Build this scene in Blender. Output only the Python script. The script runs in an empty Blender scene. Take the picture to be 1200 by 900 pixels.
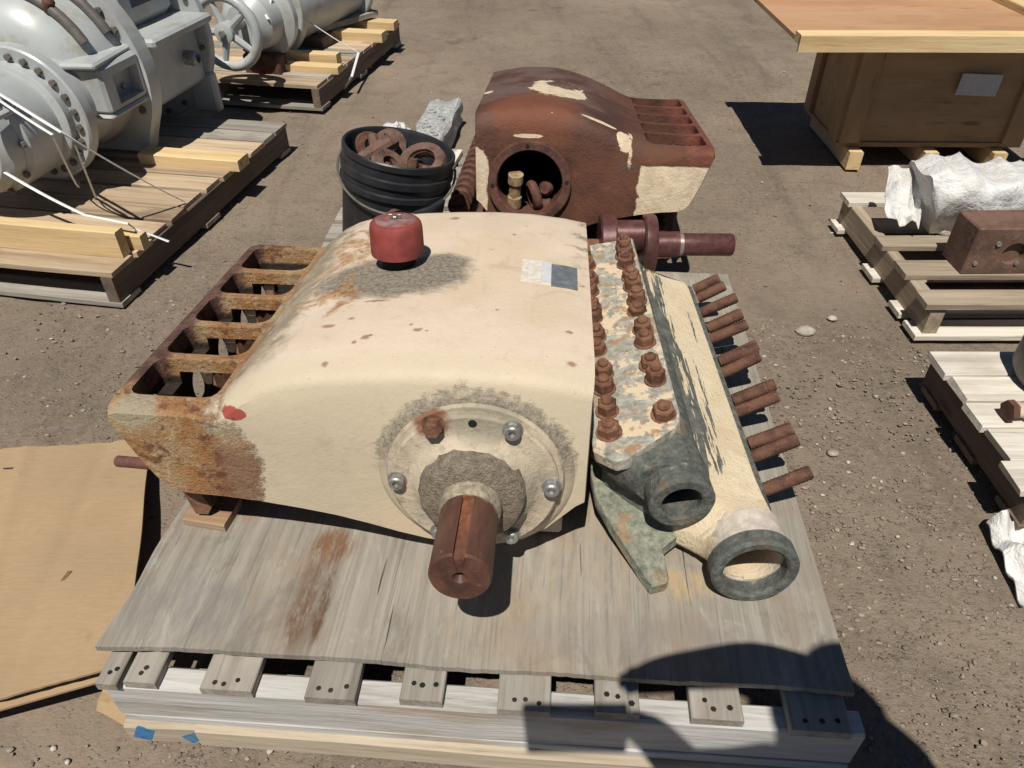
import bpy, bmesh, math, random
from mathutils import Vector, Matrix, Euler
R = math.radians
rng = random.Random(7)
SC = bpy.context.scene
COL = SC.collection

# ------------------------------------------------------------------ camera, sky, sun, exposure
cam_d = bpy.data.cameras.new('camera'); cam = bpy.data.objects.new('camera', cam_d); COL.objects.link(cam)
cam.location = (0, 0, 1.30); cam.rotation_euler = (R(90 - 39), 0, 0)
cam_d.sensor_width = 36; cam_d.lens = 870 / 1200 * 36; cam_d.clip_start = 0.02; cam_d.clip_end = 500
SC.camera = cam
W = bpy.data.worlds.new('World'); SC.world = W; W.use_nodes = True
wn = W.node_tree.nodes; bg = wn['Background']
sky = wn.new('ShaderNodeTexSky'); sky.sky_type = 'NISHITA'; sky.sun_disc = False
sky.altitude = 1500; sky.air_density = .7; sky.dust_density = .2
sky.sun_elevation = R(62.65); sky.sun_rotation = R(191.8)
W.node_tree.links.new(sky.outputs[0], bg.inputs[0]); bg.inputs[1].default_value = 0.05
LDIR = Vector((0.09398, 0.44973, -0.88821))
sun_d = bpy.data.lights.new('sun', 'SUN'); sun_d.energy = 5.0; sun_d.angle = R(0.5); sun_d.color = (1, .945, .86)
sun = bpy.data.objects.new('sun', sun_d); COL.objects.link(sun)
sun.rotation_euler = LDIR.to_track_quat('-Z', 'Y').to_euler(); sun.location = (-2, -6, 12)
SC.view_settings.view_transform = 'Standard'; SC.view_settings.look = 'None'
SC.view_settings.exposure = 0.0; SC.view_settings.gamma = 1

# ------------------------------------------------------------------ materials
class NT:
    def __init__(s, name):
        s.m = bpy.data.materials.new(name); s.m.use_nodes = True
        s.t = s.m.node_tree; s.b = s.t.nodes['Principled BSDF']; s._p = None
    def n(s, typ, **kw):
        x = s.t.nodes.new('ShaderNode' + typ)
        for k, v in kw.items(): setattr(x, k, v)
        return x
    def l(s, a, b):
        if hasattr(a, 'is_output') or hasattr(a, 'links'): s.t.links.new(a, b)
        else: b.default_value = a
    @property
    def p(s):
        if s._p is None: s._p = s.n('TexCoord').outputs['Object']
        return s._p
    def shifted(s, amt=37.0):      # object space, moved by a random amount for every object
        oi = s.n('ObjectInfo'); v = s.n('VectorMath', operation='SCALE')
        s.t.links.new(oi.outputs['Random'], v.inputs['Scale']); v.inputs[0].default_value = (amt, amt * .7, amt * 1.3)
        a = s.n('VectorMath', operation='ADD'); s.t.links.new(s.p, a.inputs[0]); s.t.links.new(v.outputs[0], a.inputs[1])
        return a.outputs[0]
    def rand(s): return s.n('ObjectInfo').outputs['Random']
    def island(s): return s.n('NewGeometry').outputs['Random Per Island']
    def sc(s, v, xyz):
        m = s.n('Mapping'); s.t.links.new(v, m.inputs[0]); m.inputs['Scale'].default_value = xyz; return m.outputs[0]
    def noise(s, v, scale, det=4, rough=.6, dist=0):
        x = s.n('TexNoise'); s.t.links.new(v, x.inputs['Vector'])
        x.inputs['Scale'].default_value = scale; x.inputs['Detail'].default_value = det
        x.inputs['Roughness'].default_value = rough; x.inputs['Distortion'].default_value = dist
        return x.outputs['Fac']
    def vor(s, v, scale, feat='F1'):
        x = s.n('TexVoronoi', feature=feat); s.t.links.new(v, x.inputs['Vector']); x.inputs['Scale'].default_value = scale
        return x
    def ramp(s, f, stops, interp='LINEAR'):
        x = s.n('ValToRGB'); s.t.links.new(f, x.inputs[0]); e = x.color_ramp.elements; x.color_ramp.interpolation = interp
        while len(e) < len(stops): e.new(.5)
        for i, (pos, c) in enumerate(stops):
            e[i].position = pos
            e[i].color = (c, c, c, 1) if isinstance(c, (int, float)) else (*c, 1)
        return x.outputs[0]
    def mix(s, f, a, b, mode='MIX'):
        x = s.n('Mix', data_type='RGBA', blend_type=mode)
        s.l(f, x.inputs[0])
        for v, i in ((a, 6), (b, 7)): s.l((*v, 1) if isinstance(v, tuple) and len(v) == 3 else v, x.inputs[i])
        return x.outputs[2]
    def math(s, op, a, b=0.0, c=None):
        x = s.n('Math', operation=op); s.l(a, x.inputs[0]); s.l(b, x.inputs[1])
        if c is not None: s.l(c, x.inputs[2])
        return x.outputs[0]
    def sm(s, v, lo, hi):          # smoothstep
        x = s.n('MapRange', interpolation_type='SMOOTHSTEP'); s.l(v, x.inputs[0]); x.inputs[1].default_value = lo; x.inputs[2].default_value = hi
        return x.outputs[0]
    def xyz(s, v=None):
        x = s.n('SeparateXYZ'); s.t.links.new(v or s.p, x.inputs[0]); return x.outputs
    def blob(s, c, r, nz, amp=.6, edge=.12):   # ragged patch round a point of the object
        a = s.n('VectorMath', operation='SUBTRACT'); s.t.links.new(s.p, a.inputs[0]); a.inputs[1].default_value = c
        d = s.n('VectorMath', operation='DIVIDE'); s.t.links.new(a.outputs[0], d.inputs[0]); d.inputs[1].default_value = r
        ln = s.n('VectorMath', operation='LENGTH'); s.t.links.new(d.outputs[0], ln.inputs[0])
        v = s.math('ADD', ln.outputs['Value'], s.math('MULTIPLY', s.math('SUBTRACT', nz, .5), amp * 2))
        return s.sm(v, 1 + edge, 1 - edge)
    def mx(s, *a):
        o = a[0]
        for b in a[1:]: o = s.math('MAXIMUM', o, b)
        return o
    def done(s, col, rough=.7, metal=0.0, bump=None, bd=.004, bs=1.0, spec=.4):
        s.l((*col, 1) if isinstance(col, tuple) and len(col) == 3 else col, s.b.inputs['Base Color'])
        s.l(rough, s.b.inputs['Roughness']); s.l(metal, s.b.inputs['Metallic'])
        s.b.inputs['Specular IOR Level'].default_value = spec
        if bump is not None:
            x = s.n('Bump'); s.t.links.new(bump, x.inputs['Height']); x.inputs['Distance'].default_value = bd; x.inputs['Strength'].default_value = bs
            s.t.links.new(x.outputs[0], s.b.inputs['Normal'])
        return s.m

def wood(name, dark, mid, light, stain=(.09, .06, .04), stain_amt=.55, grain=30, vary=.35, rough=.85, along=1.6):
    t = NT(name); v = t.shifted()
    g = t.noise(t.sc(v, (along, grain, grain)), 1, 6, .65, .4)
    fine = t.noise(t.sc(v, (along * 4, grain * 5, grain * 5)), 1, 3, .6)
    col = t.ramp(g, [(.28, dark), (.5, mid), (.72, light)])
    col = t.mix(t.math('MULTIPLY', t.sm(fine, .56, .78), .55), col, tuple(c * .55 for c in dark))
    big = t.noise(t.sc(v, (3, 6, 6)), 1, 4, .6)
    col = t.mix(t.math('MULTIPLY', t.sm(big, .52, .72), stain_amt), col, stain)
    kn = t.vor(t.sc(v, (2.2, 9, 9)), 1).outputs['Distance']
    col = t.mix(t.math('MULTIPLY', t.sm(kn, .13, .05), .7), col, tuple(c * .5 for c in dark))
    val = t.math('ADD', 1 - vary / 2, t.math('MULTIPLY', t.rand(), vary))
    hs = t.n('HueSaturation'); t.l(col, hs.inputs['Color']); t.l(val, hs.inputs['Value'])
    h = t.math('ADD', t.math('MULTIPLY', g, .7), t.math('MULTIPLY', fine, .5))
    return t.done(hs.outputs[0], rough, 0, h, .003, .8, .2)

def rusty(name, a=(.16, .055, .03), b=(.29, .12, .055), c=(.06, .026, .02), d=(.38, .2, .1), scale=1.0, rough=.8, bd=.003, metal=0.0):
    t = NT(name); v = t.shifted(9)
    n1 = t.noise(v, 14 * scale, 6, .65); n2 = t.noise(v, 60 * scale, 5, .7); n3 = t.noise(v, 220 * scale, 3, .6)
    col = t.ramp(n1, [(.3, c), (.45, a), (.58, b), (.72, a)])
    col = t.mix(t.math('MULTIPLY', t.sm(n2, .55, .7), .6), col, d)
    col = t.mix(t.math('MULTIPLY', t.sm(n3, .55, .75), .5), col, c)
    return t.done(col, rough, metal, t.math('ADD', n2, t.math('MULTIPLY', n3, .5)), bd, .7, .3)

def plain(name, col, rough=.6, metal=0.0, var=.25, scale=40, dirt=(.12, .09, .06), dirt_amt=.35, bd=.001, spec=.4):
    t = NT(name); v = t.shifted(9)
    n1 = t.noise(v, scale, 5, .65); n2 = t.noise(v, scale * .22, 4, .6)
    c = t.mix(t.sm(n1, .3, .75), tuple(x * (1 - var) for x in col), tuple(min(1, x * (1 + var * .5)) for x in col))
    c = t.mix(t.math('MULTIPLY', t.sm(n2, .5, .75), dirt_amt), c, dirt)
    return t.done(c, rough, metal, n1, bd, .6, spec)

M = {}
def mat_ground():
    t = NT('packed_dirt'); p = t.p
    n1 = t.noise(p, .9, 5, .6, .3); n2 = t.noise(p, 7, 6, .7); n3 = t.noise(p, 55, 5, .7); n4 = t.noise(p, 190, 4, .65); n0 = t.noise(p, .45, 3, .5, .5)
    worn = t.sm(t.math('ADD', n0, t.math('MULTIPLY', t.math('SUBTRACT', n2, .5), .25)), .44, .6)      # packed smooth areas against gritty ones
    col = t.ramp(n1, [(.3, (.19, .151, .113)), (.5, (.238, .19, .142)), (.7, (.285, .23, .172))])
    col = t.mix(t.math('MULTIPLY', t.sm(n2, .45, .7), .45), col, (.12, .098, .078))
    trk = t.noise(t.sc(p, (5, .5, 1)), 1, 4, .6, .6)
    col = t.mix(t.math('MULTIPLY', t.sm(trk, .52, .7), .4), col, (.12, .098, .076))
    oil = t.sm(t.math('ADD', t.noise(p, 1.3, 4, .6), t.math('MULTIPLY', n2, .25)), .76, .86)
    col = t.mix(t.math('MULTIPLY', oil, .45), col, (.07, .058, .046))
    grit = t.math('SUBTRACT', 1.0, t.math('MULTIPLY', worn, .7))
    col = t.mix(t.math('MULTIPLY', t.math('MULTIPLY', t.sm(n3, .52, .72), .6), grit), col, (.29, .245, .195))
    col = t.mix(t.math('MULTIPLY', t.math('MULTIPLY', t.sm(n3, .48, .3), .5), grit), col, (.075, .062, .05))
    vr = t.vor(p, 110); chips = t.math('MULTIPLY', t.sm(vr.outputs['Distance'], .32, .18), t.math('MULTIPLY', grit, t.sm(t.noise(p, 12, 3), .42, .6)))
    cc = t.xyz(vr.outputs['Color'])[0]
    col = t.mix(t.math('MULTIPLY', chips, .8), col, t.ramp(cc, [(.1, (.09, .075, .062)), (.5, (.25, .21, .165)), (.9, (.42, .38, .32))]))
    v2 = t.vor(p, 46); chips2 = t.math('MULTIPLY', t.sm(v2.outputs['Distance'], .26, .16), t.math('MULTIPLY', grit, t.sm(t.noise(p, 5, 3), .5, .62)))
    col = t.mix(t.math('MULTIPLY', chips2, .7), col, t.ramp(t.xyz(v2.outputs['Color'])[1], [(.1, (.1, .085, .07)), (.6, (.24, .205, .165)), (.95, (.45, .41, .36))]))
    n4 = t.math('MULTIPLY', t.math('ADD', n4, chips2), grit); n3 = t.math('MULTIPLY', n3, t.math('ADD', .4, t.math('MULTIPLY', grit, .6)))
    h = t.math('ADD', t.math('MULTIPLY', n2, 1.2), t.math('ADD', t.math('MULTIPLY', n3, .6), t.math('ADD', t.math('MULTIPLY', n4, .35), t.math('MULTIPLY', chips, .35))))
    return t.done(col, .95, 0, h, .012, .9, .15)
def mat_gravel():
    t = NT('gravel_stones'); i = t.island()
    col = t.ramp(i, [(0, (.10, .085, .07)), (.35, (.2, .165, .125)), (.7, (.28, .235, .18)), (.93, (.38, .33, .27)), (1, (.62, .6, .54))])
    col = t.mix(.35, col, t.ramp(t.noise(t.p, 160, 3), [(.3, (.1, .08, .06)), (.7, (.34, .3, .24))]))
    return t.done(col, .9, 0, t.noise(t.p, 300, 3), .001, .6, .2)
def mat_plywood():
    t = NT('weathered_plywood'); p = t.p       # grain runs along local y
    w = t.noise(t.sc(p, (2.2, .6, 1)), 1, 3, .5)
    wv = t.n('VectorMath', operation='ADD'); t.l(t.sc(p, (52, 2.6, 1)), wv.inputs[0]); s = t.n('VectorMath', operation='SCALE'); s.inputs[0].default_value = (5, 0, 0); t.l(w, s.inputs['Scale']); t.l(s.outputs[0], wv.inputs[1])
    g = t.noise(wv.outputs[0], 1, 6, .68, .5)
    fine = t.noise(t.sc(p, (230, 5, 1)), 1, 3, .6)
    lines = t.noise(t.sc(wv.outputs[0], (4.2, 1.3, 1)), 1, 4, .55, .2)
    rays = t.noise(t.sc(p, (60, 9, 1)), 1, 5, .75, 1.2)
    col = t.ramp(g, [(.22, (.19, .17, .14)), (.43, (.255, .232, .195)), (.58, (.31, .285, .242)), (.8, (.385, .36, .315))])
    big = t.noise(p, 3.6, 6, .65); b2 = t.noise(t.sc(p, (1.2, .55, 1)), 7.5, 6, .72, .6)
    col = t.mix(t.math('MULTIPLY', t.sm(big, .46, .64), .6), col, (.27, .2, .135))
    col = t.mix(t.math('MULTIPLY', t.sm(b2, .52, .68), .6), col, (.15, .132, .108))
    col = t.mix(t.math('MULTIPLY', t.sm(b2, .46, .34), .45), col, (.47, .44, .385))
    col = t.mix(t.math('MULTIPLY', t.sm(rays, .56, .72), .4), col, (.2, .15, .105))
    col = t.mix(t.math('MULTIPLY', t.sm(lines, .58, .7), .3), col, (.17, .148, .12))
    col = t.mix(t.math('MULTIPLY', t.sm(fine, .56, .75), .4), col, (.2, .178, .148))
    nz = t.noise(t.sc(p, (9, 2.5, 1)), 2, 6, .7)
    for c, r, cl, a in (((-.30, -.50, 0), (.022, .10, 1), (.15, .09, .055), .7), ((-.268, -.54, 0), (.01, .07, 1), (.11, .06, .035), .9), ((-.28, -.41, 0), (.035, .04, 1), (.19, .1, .055), .95), ((-.30, -.57, 0), (.02, .06, 1), (.13, .075, .045), .8), ((.42, -.2, 0), (.04, .1, 1), (.33, .27, .2), .6), ((-.36, -.19, 0), (.16, .045, 1), (.36, .22, .12), .8),
                        ((-.02, -.25, 0), (.3, .06, 1), (.36, .22, .11), .7), ((-.2, -.14, 0), (.3, .05, 1), (.33, .2, .1), .7), ((.1, -.31, 0), (.035, .05, 1), (.24, .1, .055), .8), ((-.48, -.3, 0), (.07, .06, 1), (.33, .18, .1), .7), ((.27, -.33, 0), (.05, .07, 1), (.3, .2, .12), .7),
                        ((.1, -.42, 0), (.2, .2, 1), (.40, .33, .24), .45), ((.36, -.45, 0), (.06, .03, 1), (.45, .33, .18), .7), ((-.5, -.56, 0), (.12, .06, 1), (.2, .19, .18), .6), ((.25, -.56, 0), (.2, .04, 1), (.22, .2, .185), .5)):
        col = t.mix(t.math('MULTIPLY', t.math('MULTIPLY', t.blob(c, r, nz, .8, .4), t.sm(t.noise(t.sc(p, (45, 11, 1)), 1, 6, .75), .36, .58)), a), col, cl)
    ck = t.sm(t.noise(t.sc(p, (60, 2, 1)), 1, 3, .55, .3), .69, .72)
    col = t.mix(ck, col, (.075, .06, .05))
    h = t.math('SUBTRACT', t.math('ADD', g, t.math('MULTIPLY', fine, .6)), t.math('ADD', t.math('MULTIPLY', ck, 1.2), t.math('MULTIPLY', t.sm(lines, .58, .7), .25)))
    return t.done(col, .9, 0, h, .0035, .8, .15)
def mat_cardboard():
    t = NT('cardboard'); p = t.p
    n = t.noise(t.sc(p, (30, 160, 30)), 1, 4, .6); b = t.noise(p, 3, 4, .6)
    col = t.mix(t.sm(n, .3, .7), (.365, .26, .155), (.395, .285, .172)); col = t.mix(t.math('MULTIPLY', t.sm(b, .45, .7), .5), col, (.315, .22, .13))
    col = t.mix(t.math('MULTIPLY', t.sm(t.noise(p, 14, 5, .7), .6, .72), .35), col, (.25, .18, .11))
    return t.done(col, .9, 0, t.math('ADD', n, t.math('MULTIPLY', t.noise(p, 200, 3), .4)), .0015, .5, .1)

CREAM = (.66, .535, .365)
def mat_pump_cream():
    t = NT('peeling_cream_paint'); p = t.p; X, Y, Z = t.xyz()
    n1 = t.noise(p, 6, 5, .6); n2 = t.noise(p, 28, 6, .7); n3 = t.noise(p, 120, 5, .7)
    col = t.mix(t.sm(n1, .35, .7), (.675, .56, .435), (.605, .495, .375))
    col = t.mix(t.math('MULTIPLY', t.sm(n2, .5, .72), .3), col, (.62, .47, .33))
    # front face is toned greener and duller
    col = t.mix(t.math('MULTIPLY', t.sm(t.math('ADD', Y, t.math('MULTIPLY', n1, .03)), .085, .02), .75), col, t.mix(t.sm(n1, .4, .65), (.46, .4, .28), (.52, .45, .32)))
    col = t.mix(t.math('MULTIPLY', t.sm(t.noise(p, 3.2, 4, .55), .5, .7), .45), col, (.6, .46, .3))
    soil = t.math('MULTIPLY', t.sm(t.noise(p, 11, 6, .72, .4), .54, .72), .4); col = t.mix(soil, col, (.38, .3, .21))
    sp_ = t.sm(t.noise(p, 260, 2, .5), .69, .74); col = t.mix(t.math('MULTIPLY', sp_, .5), col, (.3, .2, .12))
    col = t.mix(t.math('MULTIPLY', t.sm(t.noise(t.sc(p, (60, 8, 60)), 1, 4, .7), .58, .75), .3), col, (.45, .37, .25))
    # oil-soaked grit round the breather and round the shaft flange
    gritc = t.mix(t.sm(n3, .35, .65), (.14, .125, .1), (.33, .29, .225))
    g1 = t.mx(t.blob((-.195, .335, .2), (.145, .085, .3), n2, .42, .22), t.blob((-.105, .385, .2), (.06, .055, .3), n2, .4, .22))
    col = t.mix(t.math('MULTIPLY', g1, .92), col, gritc)
    rr = t.math('SQRT', t.math('ADD', t.math('MULTIPLY', X, X), t.math('MULTIPLY', Z, Z)))
    ring = t.math('MULTIPLY', t.sm(t.math('ADD', rr, t.math('MULTIPLY', t.math('SUBTRACT', t.noise(p, 48, 6, .7), .5), .055)), .176, .156), t.sm(Z, -.02, .07))
    ring = t.math('MULTIPLY', ring, t.sm(Y, .14, .10))
    col = t.mix(t.math('MULTIPLY', ring, .85), col, gritc)
    edge = t.math('MULTIPLY', t.sm(X, .135, .175), t.math('MULTIPLY', t.sm(n2, .5, .62), t.sm(Y, .3, .55)))
    col = t.mix(t.math('MULTIPLY', edge, .8), col, (.2, .19, .15))
    # greyish slope above the windows
    slope = t.math('MULTIPLY', t.sm(t.math('ADD', X, t.math('MULTIPLY', t.math('SUBTRACT', n2, .5), .13)), -.315, -.375), t.sm(Y, .02, .1))
    col = t.mix(t.math('MULTIPLY', slope, .8), col, t.mix(t.sm(n2, .42, .6), (.2, .16, .105), t.mix(t.sm(n3, .4, .6), (.26, .21, .14), (.42, .34, .23))))
    # rust
    r1 = t.noise(p, 8, 5, .6); r2 = t.noise(p, 17, 7, .75, .6); r3 = t.noise(t.sc(p, (70, 70, 25)), 1, 5, .75); r4 = t.noise(p, 240, 3, .6)
    rustc = t.mix(t.sm(r1, .38, .6), (.4, .285, .155), (.33, .165, .065))
    rustc = t.mix(t.math('MULTIPLY', t.sm(r3, .5, .7), .7), rustc, (.5, .41, .27))
    rustc = t.mix(t.math('MULTIPLY', t.sm(r2, .54, .64), .85), rustc, (.14, .055, .03))
    rustc = t.mix(t.math('MULTIPLY', t.sm(r2, .40, .33), .6), rustc, (.2, .085, .035))
    rustc = t.mix(t.math('MULTIPLY', t.sm(r4, .55, .7), .55), rustc, (.075, .04, .025))
    edge_ = t.math('MULTIPLY', t.sm(t.math('ADD', X, t.math('MULTIPLY', t.math('SUBTRACT', r2, .5), .1)), -.455, -.43), t.sm(Z, .06, .0))
    rustc = t.mix(t.math('MULTIPLY', edge_, .7), rustc, (.15, .05, .028))
    rm = t.sm(t.math('ADD', X, t.math('ADD', t.math('MULTIPLY', t.math('SUBTRACT', n1, .5), .12), t.math('MULTIPLY', t.math('SUBTRACT', n2, .5), .12))), -.40, -.43)
    nb = t.noise(p, 34, 6, .75)
    rm = t.mx(rm, t.math('MULTIPLY', t.blob((-.42, .0, -.02), (.05, .2, .09), nb, .8, .2), .9))
    nr = t.noise(p, 13, 7, .72, .5)
    reg = t.math('MULTIPLY', t.math('MULTIPLY', t.sm(X, -.40, -.33), t.sm(X, -.2, -.27)), t.math('MULTIPLY', t.sm(Y, .12, .28), t.sm(t.math('SUBTRACT', Y, t.math('MULTIPLY', X, .0)), .72, .6)))
    stn = t.math('MULTIPLY', t.sm(t.math('ADD', nr, t.math('MULTIPLY', reg, .17)), .64, .76), .85)
    col = t.mix(stn, col, t.mix(t.sm(t.noise(p, 70, 5, .7), .42, .6), (.46, .29, .13), (.27, .12, .055)))
    col = t.mix(rm, col, rustc)
    pale = t.blob((-.565, .0, .095), (.035, .05, .03), nb, .6, .15)
    col = t.mix(t.math('MULTIPLY', pale, .5), col, (.36, .36, .29))
    rail = t.math('MULTIPLY', t.sm(t.math('ADD', X, t.math('MULTIPLY', n2, .04)), -.545, -.565), t.sm(Y, .06, .1))
    col = t.mix(rail, col, t.ramp(n2, [(.3, (.045, .026, .022)), (.5, (.12, .06, .045)), (.7, (.22, .13, .1))]))
    # small chips
    chips = t.sm(n2, .685, .72)
    chips = t.math('MULTIPLY', chips, t.sm(t.noise(p, 5, 3), .4, .55))
    col = t.mix(chips, col, (.3, .13, .05))
    ns = t.noise(p, 130, 4, .65)
    for c, r in (((-.108, .64, .19), (.010, .008, .2)), ((-.106, .121, .19), (.0075, .006, .2)), ((-.19, .1, .19), (.007, .008, .2)), ((-.182, .106, .19), (.004, .004, .2)), ((-.205, .085, .19), (.004, .005, .2)), ((.146, .148, .19), (.006, .005, .2)), ((.15, .051, .19), (.007, .006, .2)),
                 ((-.2, .234, .19), (.02, .004, .2)), ((-.265, .148, .19), (.011, .006, .2)), ((.03, .55, .19), (.004, .004, .2)), ((-.24, .03, .19), (.005, .005, .2)), ((-.12, .14, .19), (.003, .003, .2)), ((-.09, .118, .19), (.003, .003, .2)), ((-.23, .17, .19), (.006, .004, .2)), ((.02, .2, .19), (.003, .003, .2))):
        col = t.mix(t.math('MULTIPLY', t.blob(c, r, ns, .9, .5), .75), col, (.24, .11, .06))
    col = t.mix(t.blob((-.392, .0, .1), (.022, .06, .012), nb, .5, .1), col, (.33, .075, .055))
    under_shade = t.math('MULTIPLY', t.sm(Z, -.02, -.06), t.sm(Y, .04, .08))
    col = t.mix(t.math('MULTIPLY', under_shade, .8), col, (.09, .065, .045))  # underside darkened in the colour to deepen its shade
    pocket_shade = t.math('MULTIPLY', t.math('MULTIPLY', t.sm(X, -.596, -.592), t.sm(X, -.432, -.438)), t.math('MULTIPLY', t.sm(Z, .07, .06), t.sm(Y, .03, .05)))
    col = t.mix(t.math('MULTIPLY', pocket_shade, .95), col, t.mix(t.sm(n2, .5, .75), (.016, .013, .011), (.06, .04, .028)))  # shade inside the window pockets painted in as near-black
    rough = t.mix(rm, (.55, .55, .55), (.9, .9, .9))
    h = t.math('ADD', t.math('MULTIPLY', n3, t.math('ADD', .15, t.math('MULTIPLY', t.mx(rm, g1, ring), 1.0))), t.math('MULTIPLY', t.math('MULTIPLY', n2, rm), 1.2))
    h = t.math('ADD', t.math('SUBTRACT', h, t.math('MULTIPLY', chips, .3)), t.math('ADD', t.math('MULTIPLY', n2, .25), t.math('MULTIPLY', n1, .4)))
    return t.done(col, rough, 0, h, .006, .9, .35)
def mat_pump_brown():
    t = NT('oxide_red_pump_paint'); p = t.p; X, Y, Z = t.xyz()
    n1 = t.noise(p, 6, 6, .65); n2 = t.noise(p, 25, 6, .7); n3 = t.noise(p, 130, 4, .65)
    col = t.ramp(n1, [(.3, (.05, .026, .019)), (.45, (.085, .037, .024)), (.58, (.125, .052, .03)), (.72, (.095, .058, .043))])
    top = t.math('MULTIPLY', t.sm(Z, .12, .18), t.sm(n1, .4, .6))
    col = t.mix(t.math('MULTIPLY', top, .65), col, (.125, .095, .09))
    col = t.mix(t.math('MULTIPLY', t.sm(n2, .58, .72), .6), col, (.22, .08, .04))
    nb = t.noise(p, 13, 5, .65)
    col = t.mix(t.math('MULTIPLY', t.blob((.0, .07, .19), (.13, .14, .08), nb, .6, .3), .7), col, (.19, .065, .03))
    nc = t.noise(p, 19, 6, .7)
    cm = t.math('MULTIPLY', t.blob((.07, .31, .2), (.085, .115, .3), nc, .7, .05), t.sm(t.blob((.085, .375, .2), (.05, .05, .3), nc, .8, .1), .6, .4))
    for c, r, a in (((.19, .04, .17), (.05, .008, .2), .5), ((-.15, .0, .02), (.036, .12, .07), .5), ((-.15, .0, -.06), (.03, .12, .06), .5), ((-.004, -.01, .128), (.045, .03, .006), .5), ((.262, -.0, .12), (.02, .04, .03), .8), ((.275, .05, .07), (.012, .05, .05), .7), ((-.14, .30, .2), (.014, .02, .2), 1.0), ((.25, .02, .14), (.015, .02, .1), .8)):
        cm = t.mx(cm, t.blob(c, r, nc, a, .06))
    low = t.math('MULTIPLY', t.sm(t.math('ADD', Z, t.math('MULTIPLY', t.math('SUBTRACT', nb, .5), .02)), .055, .05), t.sm(t.math('ADD', X, t.math('MULTIPLY', t.math('SUBTRACT', nb, .5), .09)), .30, .305))
    cm = t.mx(cm, low)
    sp = t.sm(t.noise(p, 45, 3, .6), .76, .77)
    cm = t.mx(cm, sp)
    col = t.mix(cm, col, t.mix(t.sm(n2, .4, .7), (.64, .53, .38), (.5, .4, .27)))
    rail = t.sm(X, .42, .45)
    col = t.mix(t.math('MULTIPLY', t.math('MULTIPLY', rail, t.sm(Z, .05, .07)), .7), col, t.ramp(n2, [(.3, (.12, .04, .03)), (.6, (.22, .075, .05)), (.75, (.28, .15, .1))]))
    inner_shade = t.math('MULTIPLY', t.math('MULTIPLY', t.sm(X, .322, .328), t.sm(X, .488, .482)), t.math('MULTIPLY', t.sm(Z, .07, .055), t.sm(Y, .03, .05)))
    col = t.mix(t.math('MULTIPLY', inner_shade, .9), col, t.mix(t.sm(n2, .5, .7), (.018, .014, .012), (.07, .04, .03)))  # near-black colour stands in for shade within the window openings
    return t.done(col, t.mix(t.sm(n1, .4, .6), (.6, .6, .6), (.85, .85, .85)), 0, t.math('ADD', n2, t.math('MULTIPLY', n3, .6)), .005, .8, .3)
def mat_fluid_end():
    t = NT('green_grey_fluid_end_paint'); p = t.p; X, Y, Z = t.xyz()
    n1 = t.noise(p, 9, 5, .65); n2 = t.noise(p, 40, 6, .7); n3 = t.noise(p, 160, 4, .6)
    mp_ = t.n('Mapping'); t.l(p, mp_.inputs[0]); mp_.inputs['Rotation'].default_value = (0, 0, R(-28)); mp_.inputs['Scale'].default_value = (52, 4, 10); st = t.noise(mp_.outputs[0], 1, 5, .65)
    grey = t.ramp(n2, [(.3, (.065, .07, .06)), (.5, (.105, .11, .097)), (.65, (.16, .168, .145)), (.8, (.3, .3, .25))])
    cream = t.mix(t.sm(n1, .35, .7), (.66, .56, .39), (.56, .45, .3))
    # x and z measured from the base; the cream lies on the lower right of the slope
    fr = t.math('MULTIPLY', t.sm(Y, .07, -.01), .12)
    lvl = t.math('ADD', t.math('ADD', fr, t.math('SUBTRACT', X, t.math('MULTIPLY', Z, .75))), t.math('MULTIPLY', t.math('SUBTRACT', st, .5), .42))
    cm = t.math('MULTIPLY', t.sm(lvl, -.074, -.070), t.sm(t.math('ADD', X, t.math('MULTIPLY', n2, .03)), .158, .15))
    cm = t.math('MULTIPLY', cm, t.sm(t.math('ADD', Y, t.math('MULTIPLY', t.math('SUBTRACT', n2, .5), .05)), -.13, -.115))
    cm = t.math('MULTIPLY', cm, t.sm(n2, .70, .66)); cm = t.math('MULTIPLY', cm, t.sm(t.math('ADD', X, t.math('MULTIPLY', st, .03)), -.03, -.02))
    col = t.mix(cm, grey, cream)
    col = t.mix(t.math('MULTIPLY', t.sm(n3, .6, .7), .4), col, (.2, .12, .06))
    pink = t.blob((.1, -.1, .12), (.12, .03, .09), n1, .4, .3)
    col = t.mix(t.math('MULTIPLY', pink, .6), col, (.62, .56, .5))
    return t.done(col, .7, 0, t.math('ADD', n2, t.math('MULTIPLY', n3, .5)), .004, .8, .3)
def mat_grey_corroded(name, g=(.095, .102, .09), rust=.3):
    t = NT(name); v = t.shifted(5); n1 = t.noise(v, 18, 6, .7); n2 = t.noise(v, 70, 6, .7); n3 = t.noise(v, 200, 3)
    col = t.ramp(n2, [(.28, tuple(c * .5 for c in g)), (.48, g), (.62, tuple(c * 1.5 for c in g)), (.8, (.42, .42, .36))])
    col = t.mix(t.math('MULTIPLY', t.sm(n1, .54, .68), rust), col, (.36, .19, .08))
    col = t.mix(t.math('MULTIPLY', t.sm(n3, .6, .72), .5), col, (.1, .08, .06))
    return t.done(col, .8, 0, t.math('ADD', n2, t.math('MULTIPLY', n3, .5)), .004, .9, .3)
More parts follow.
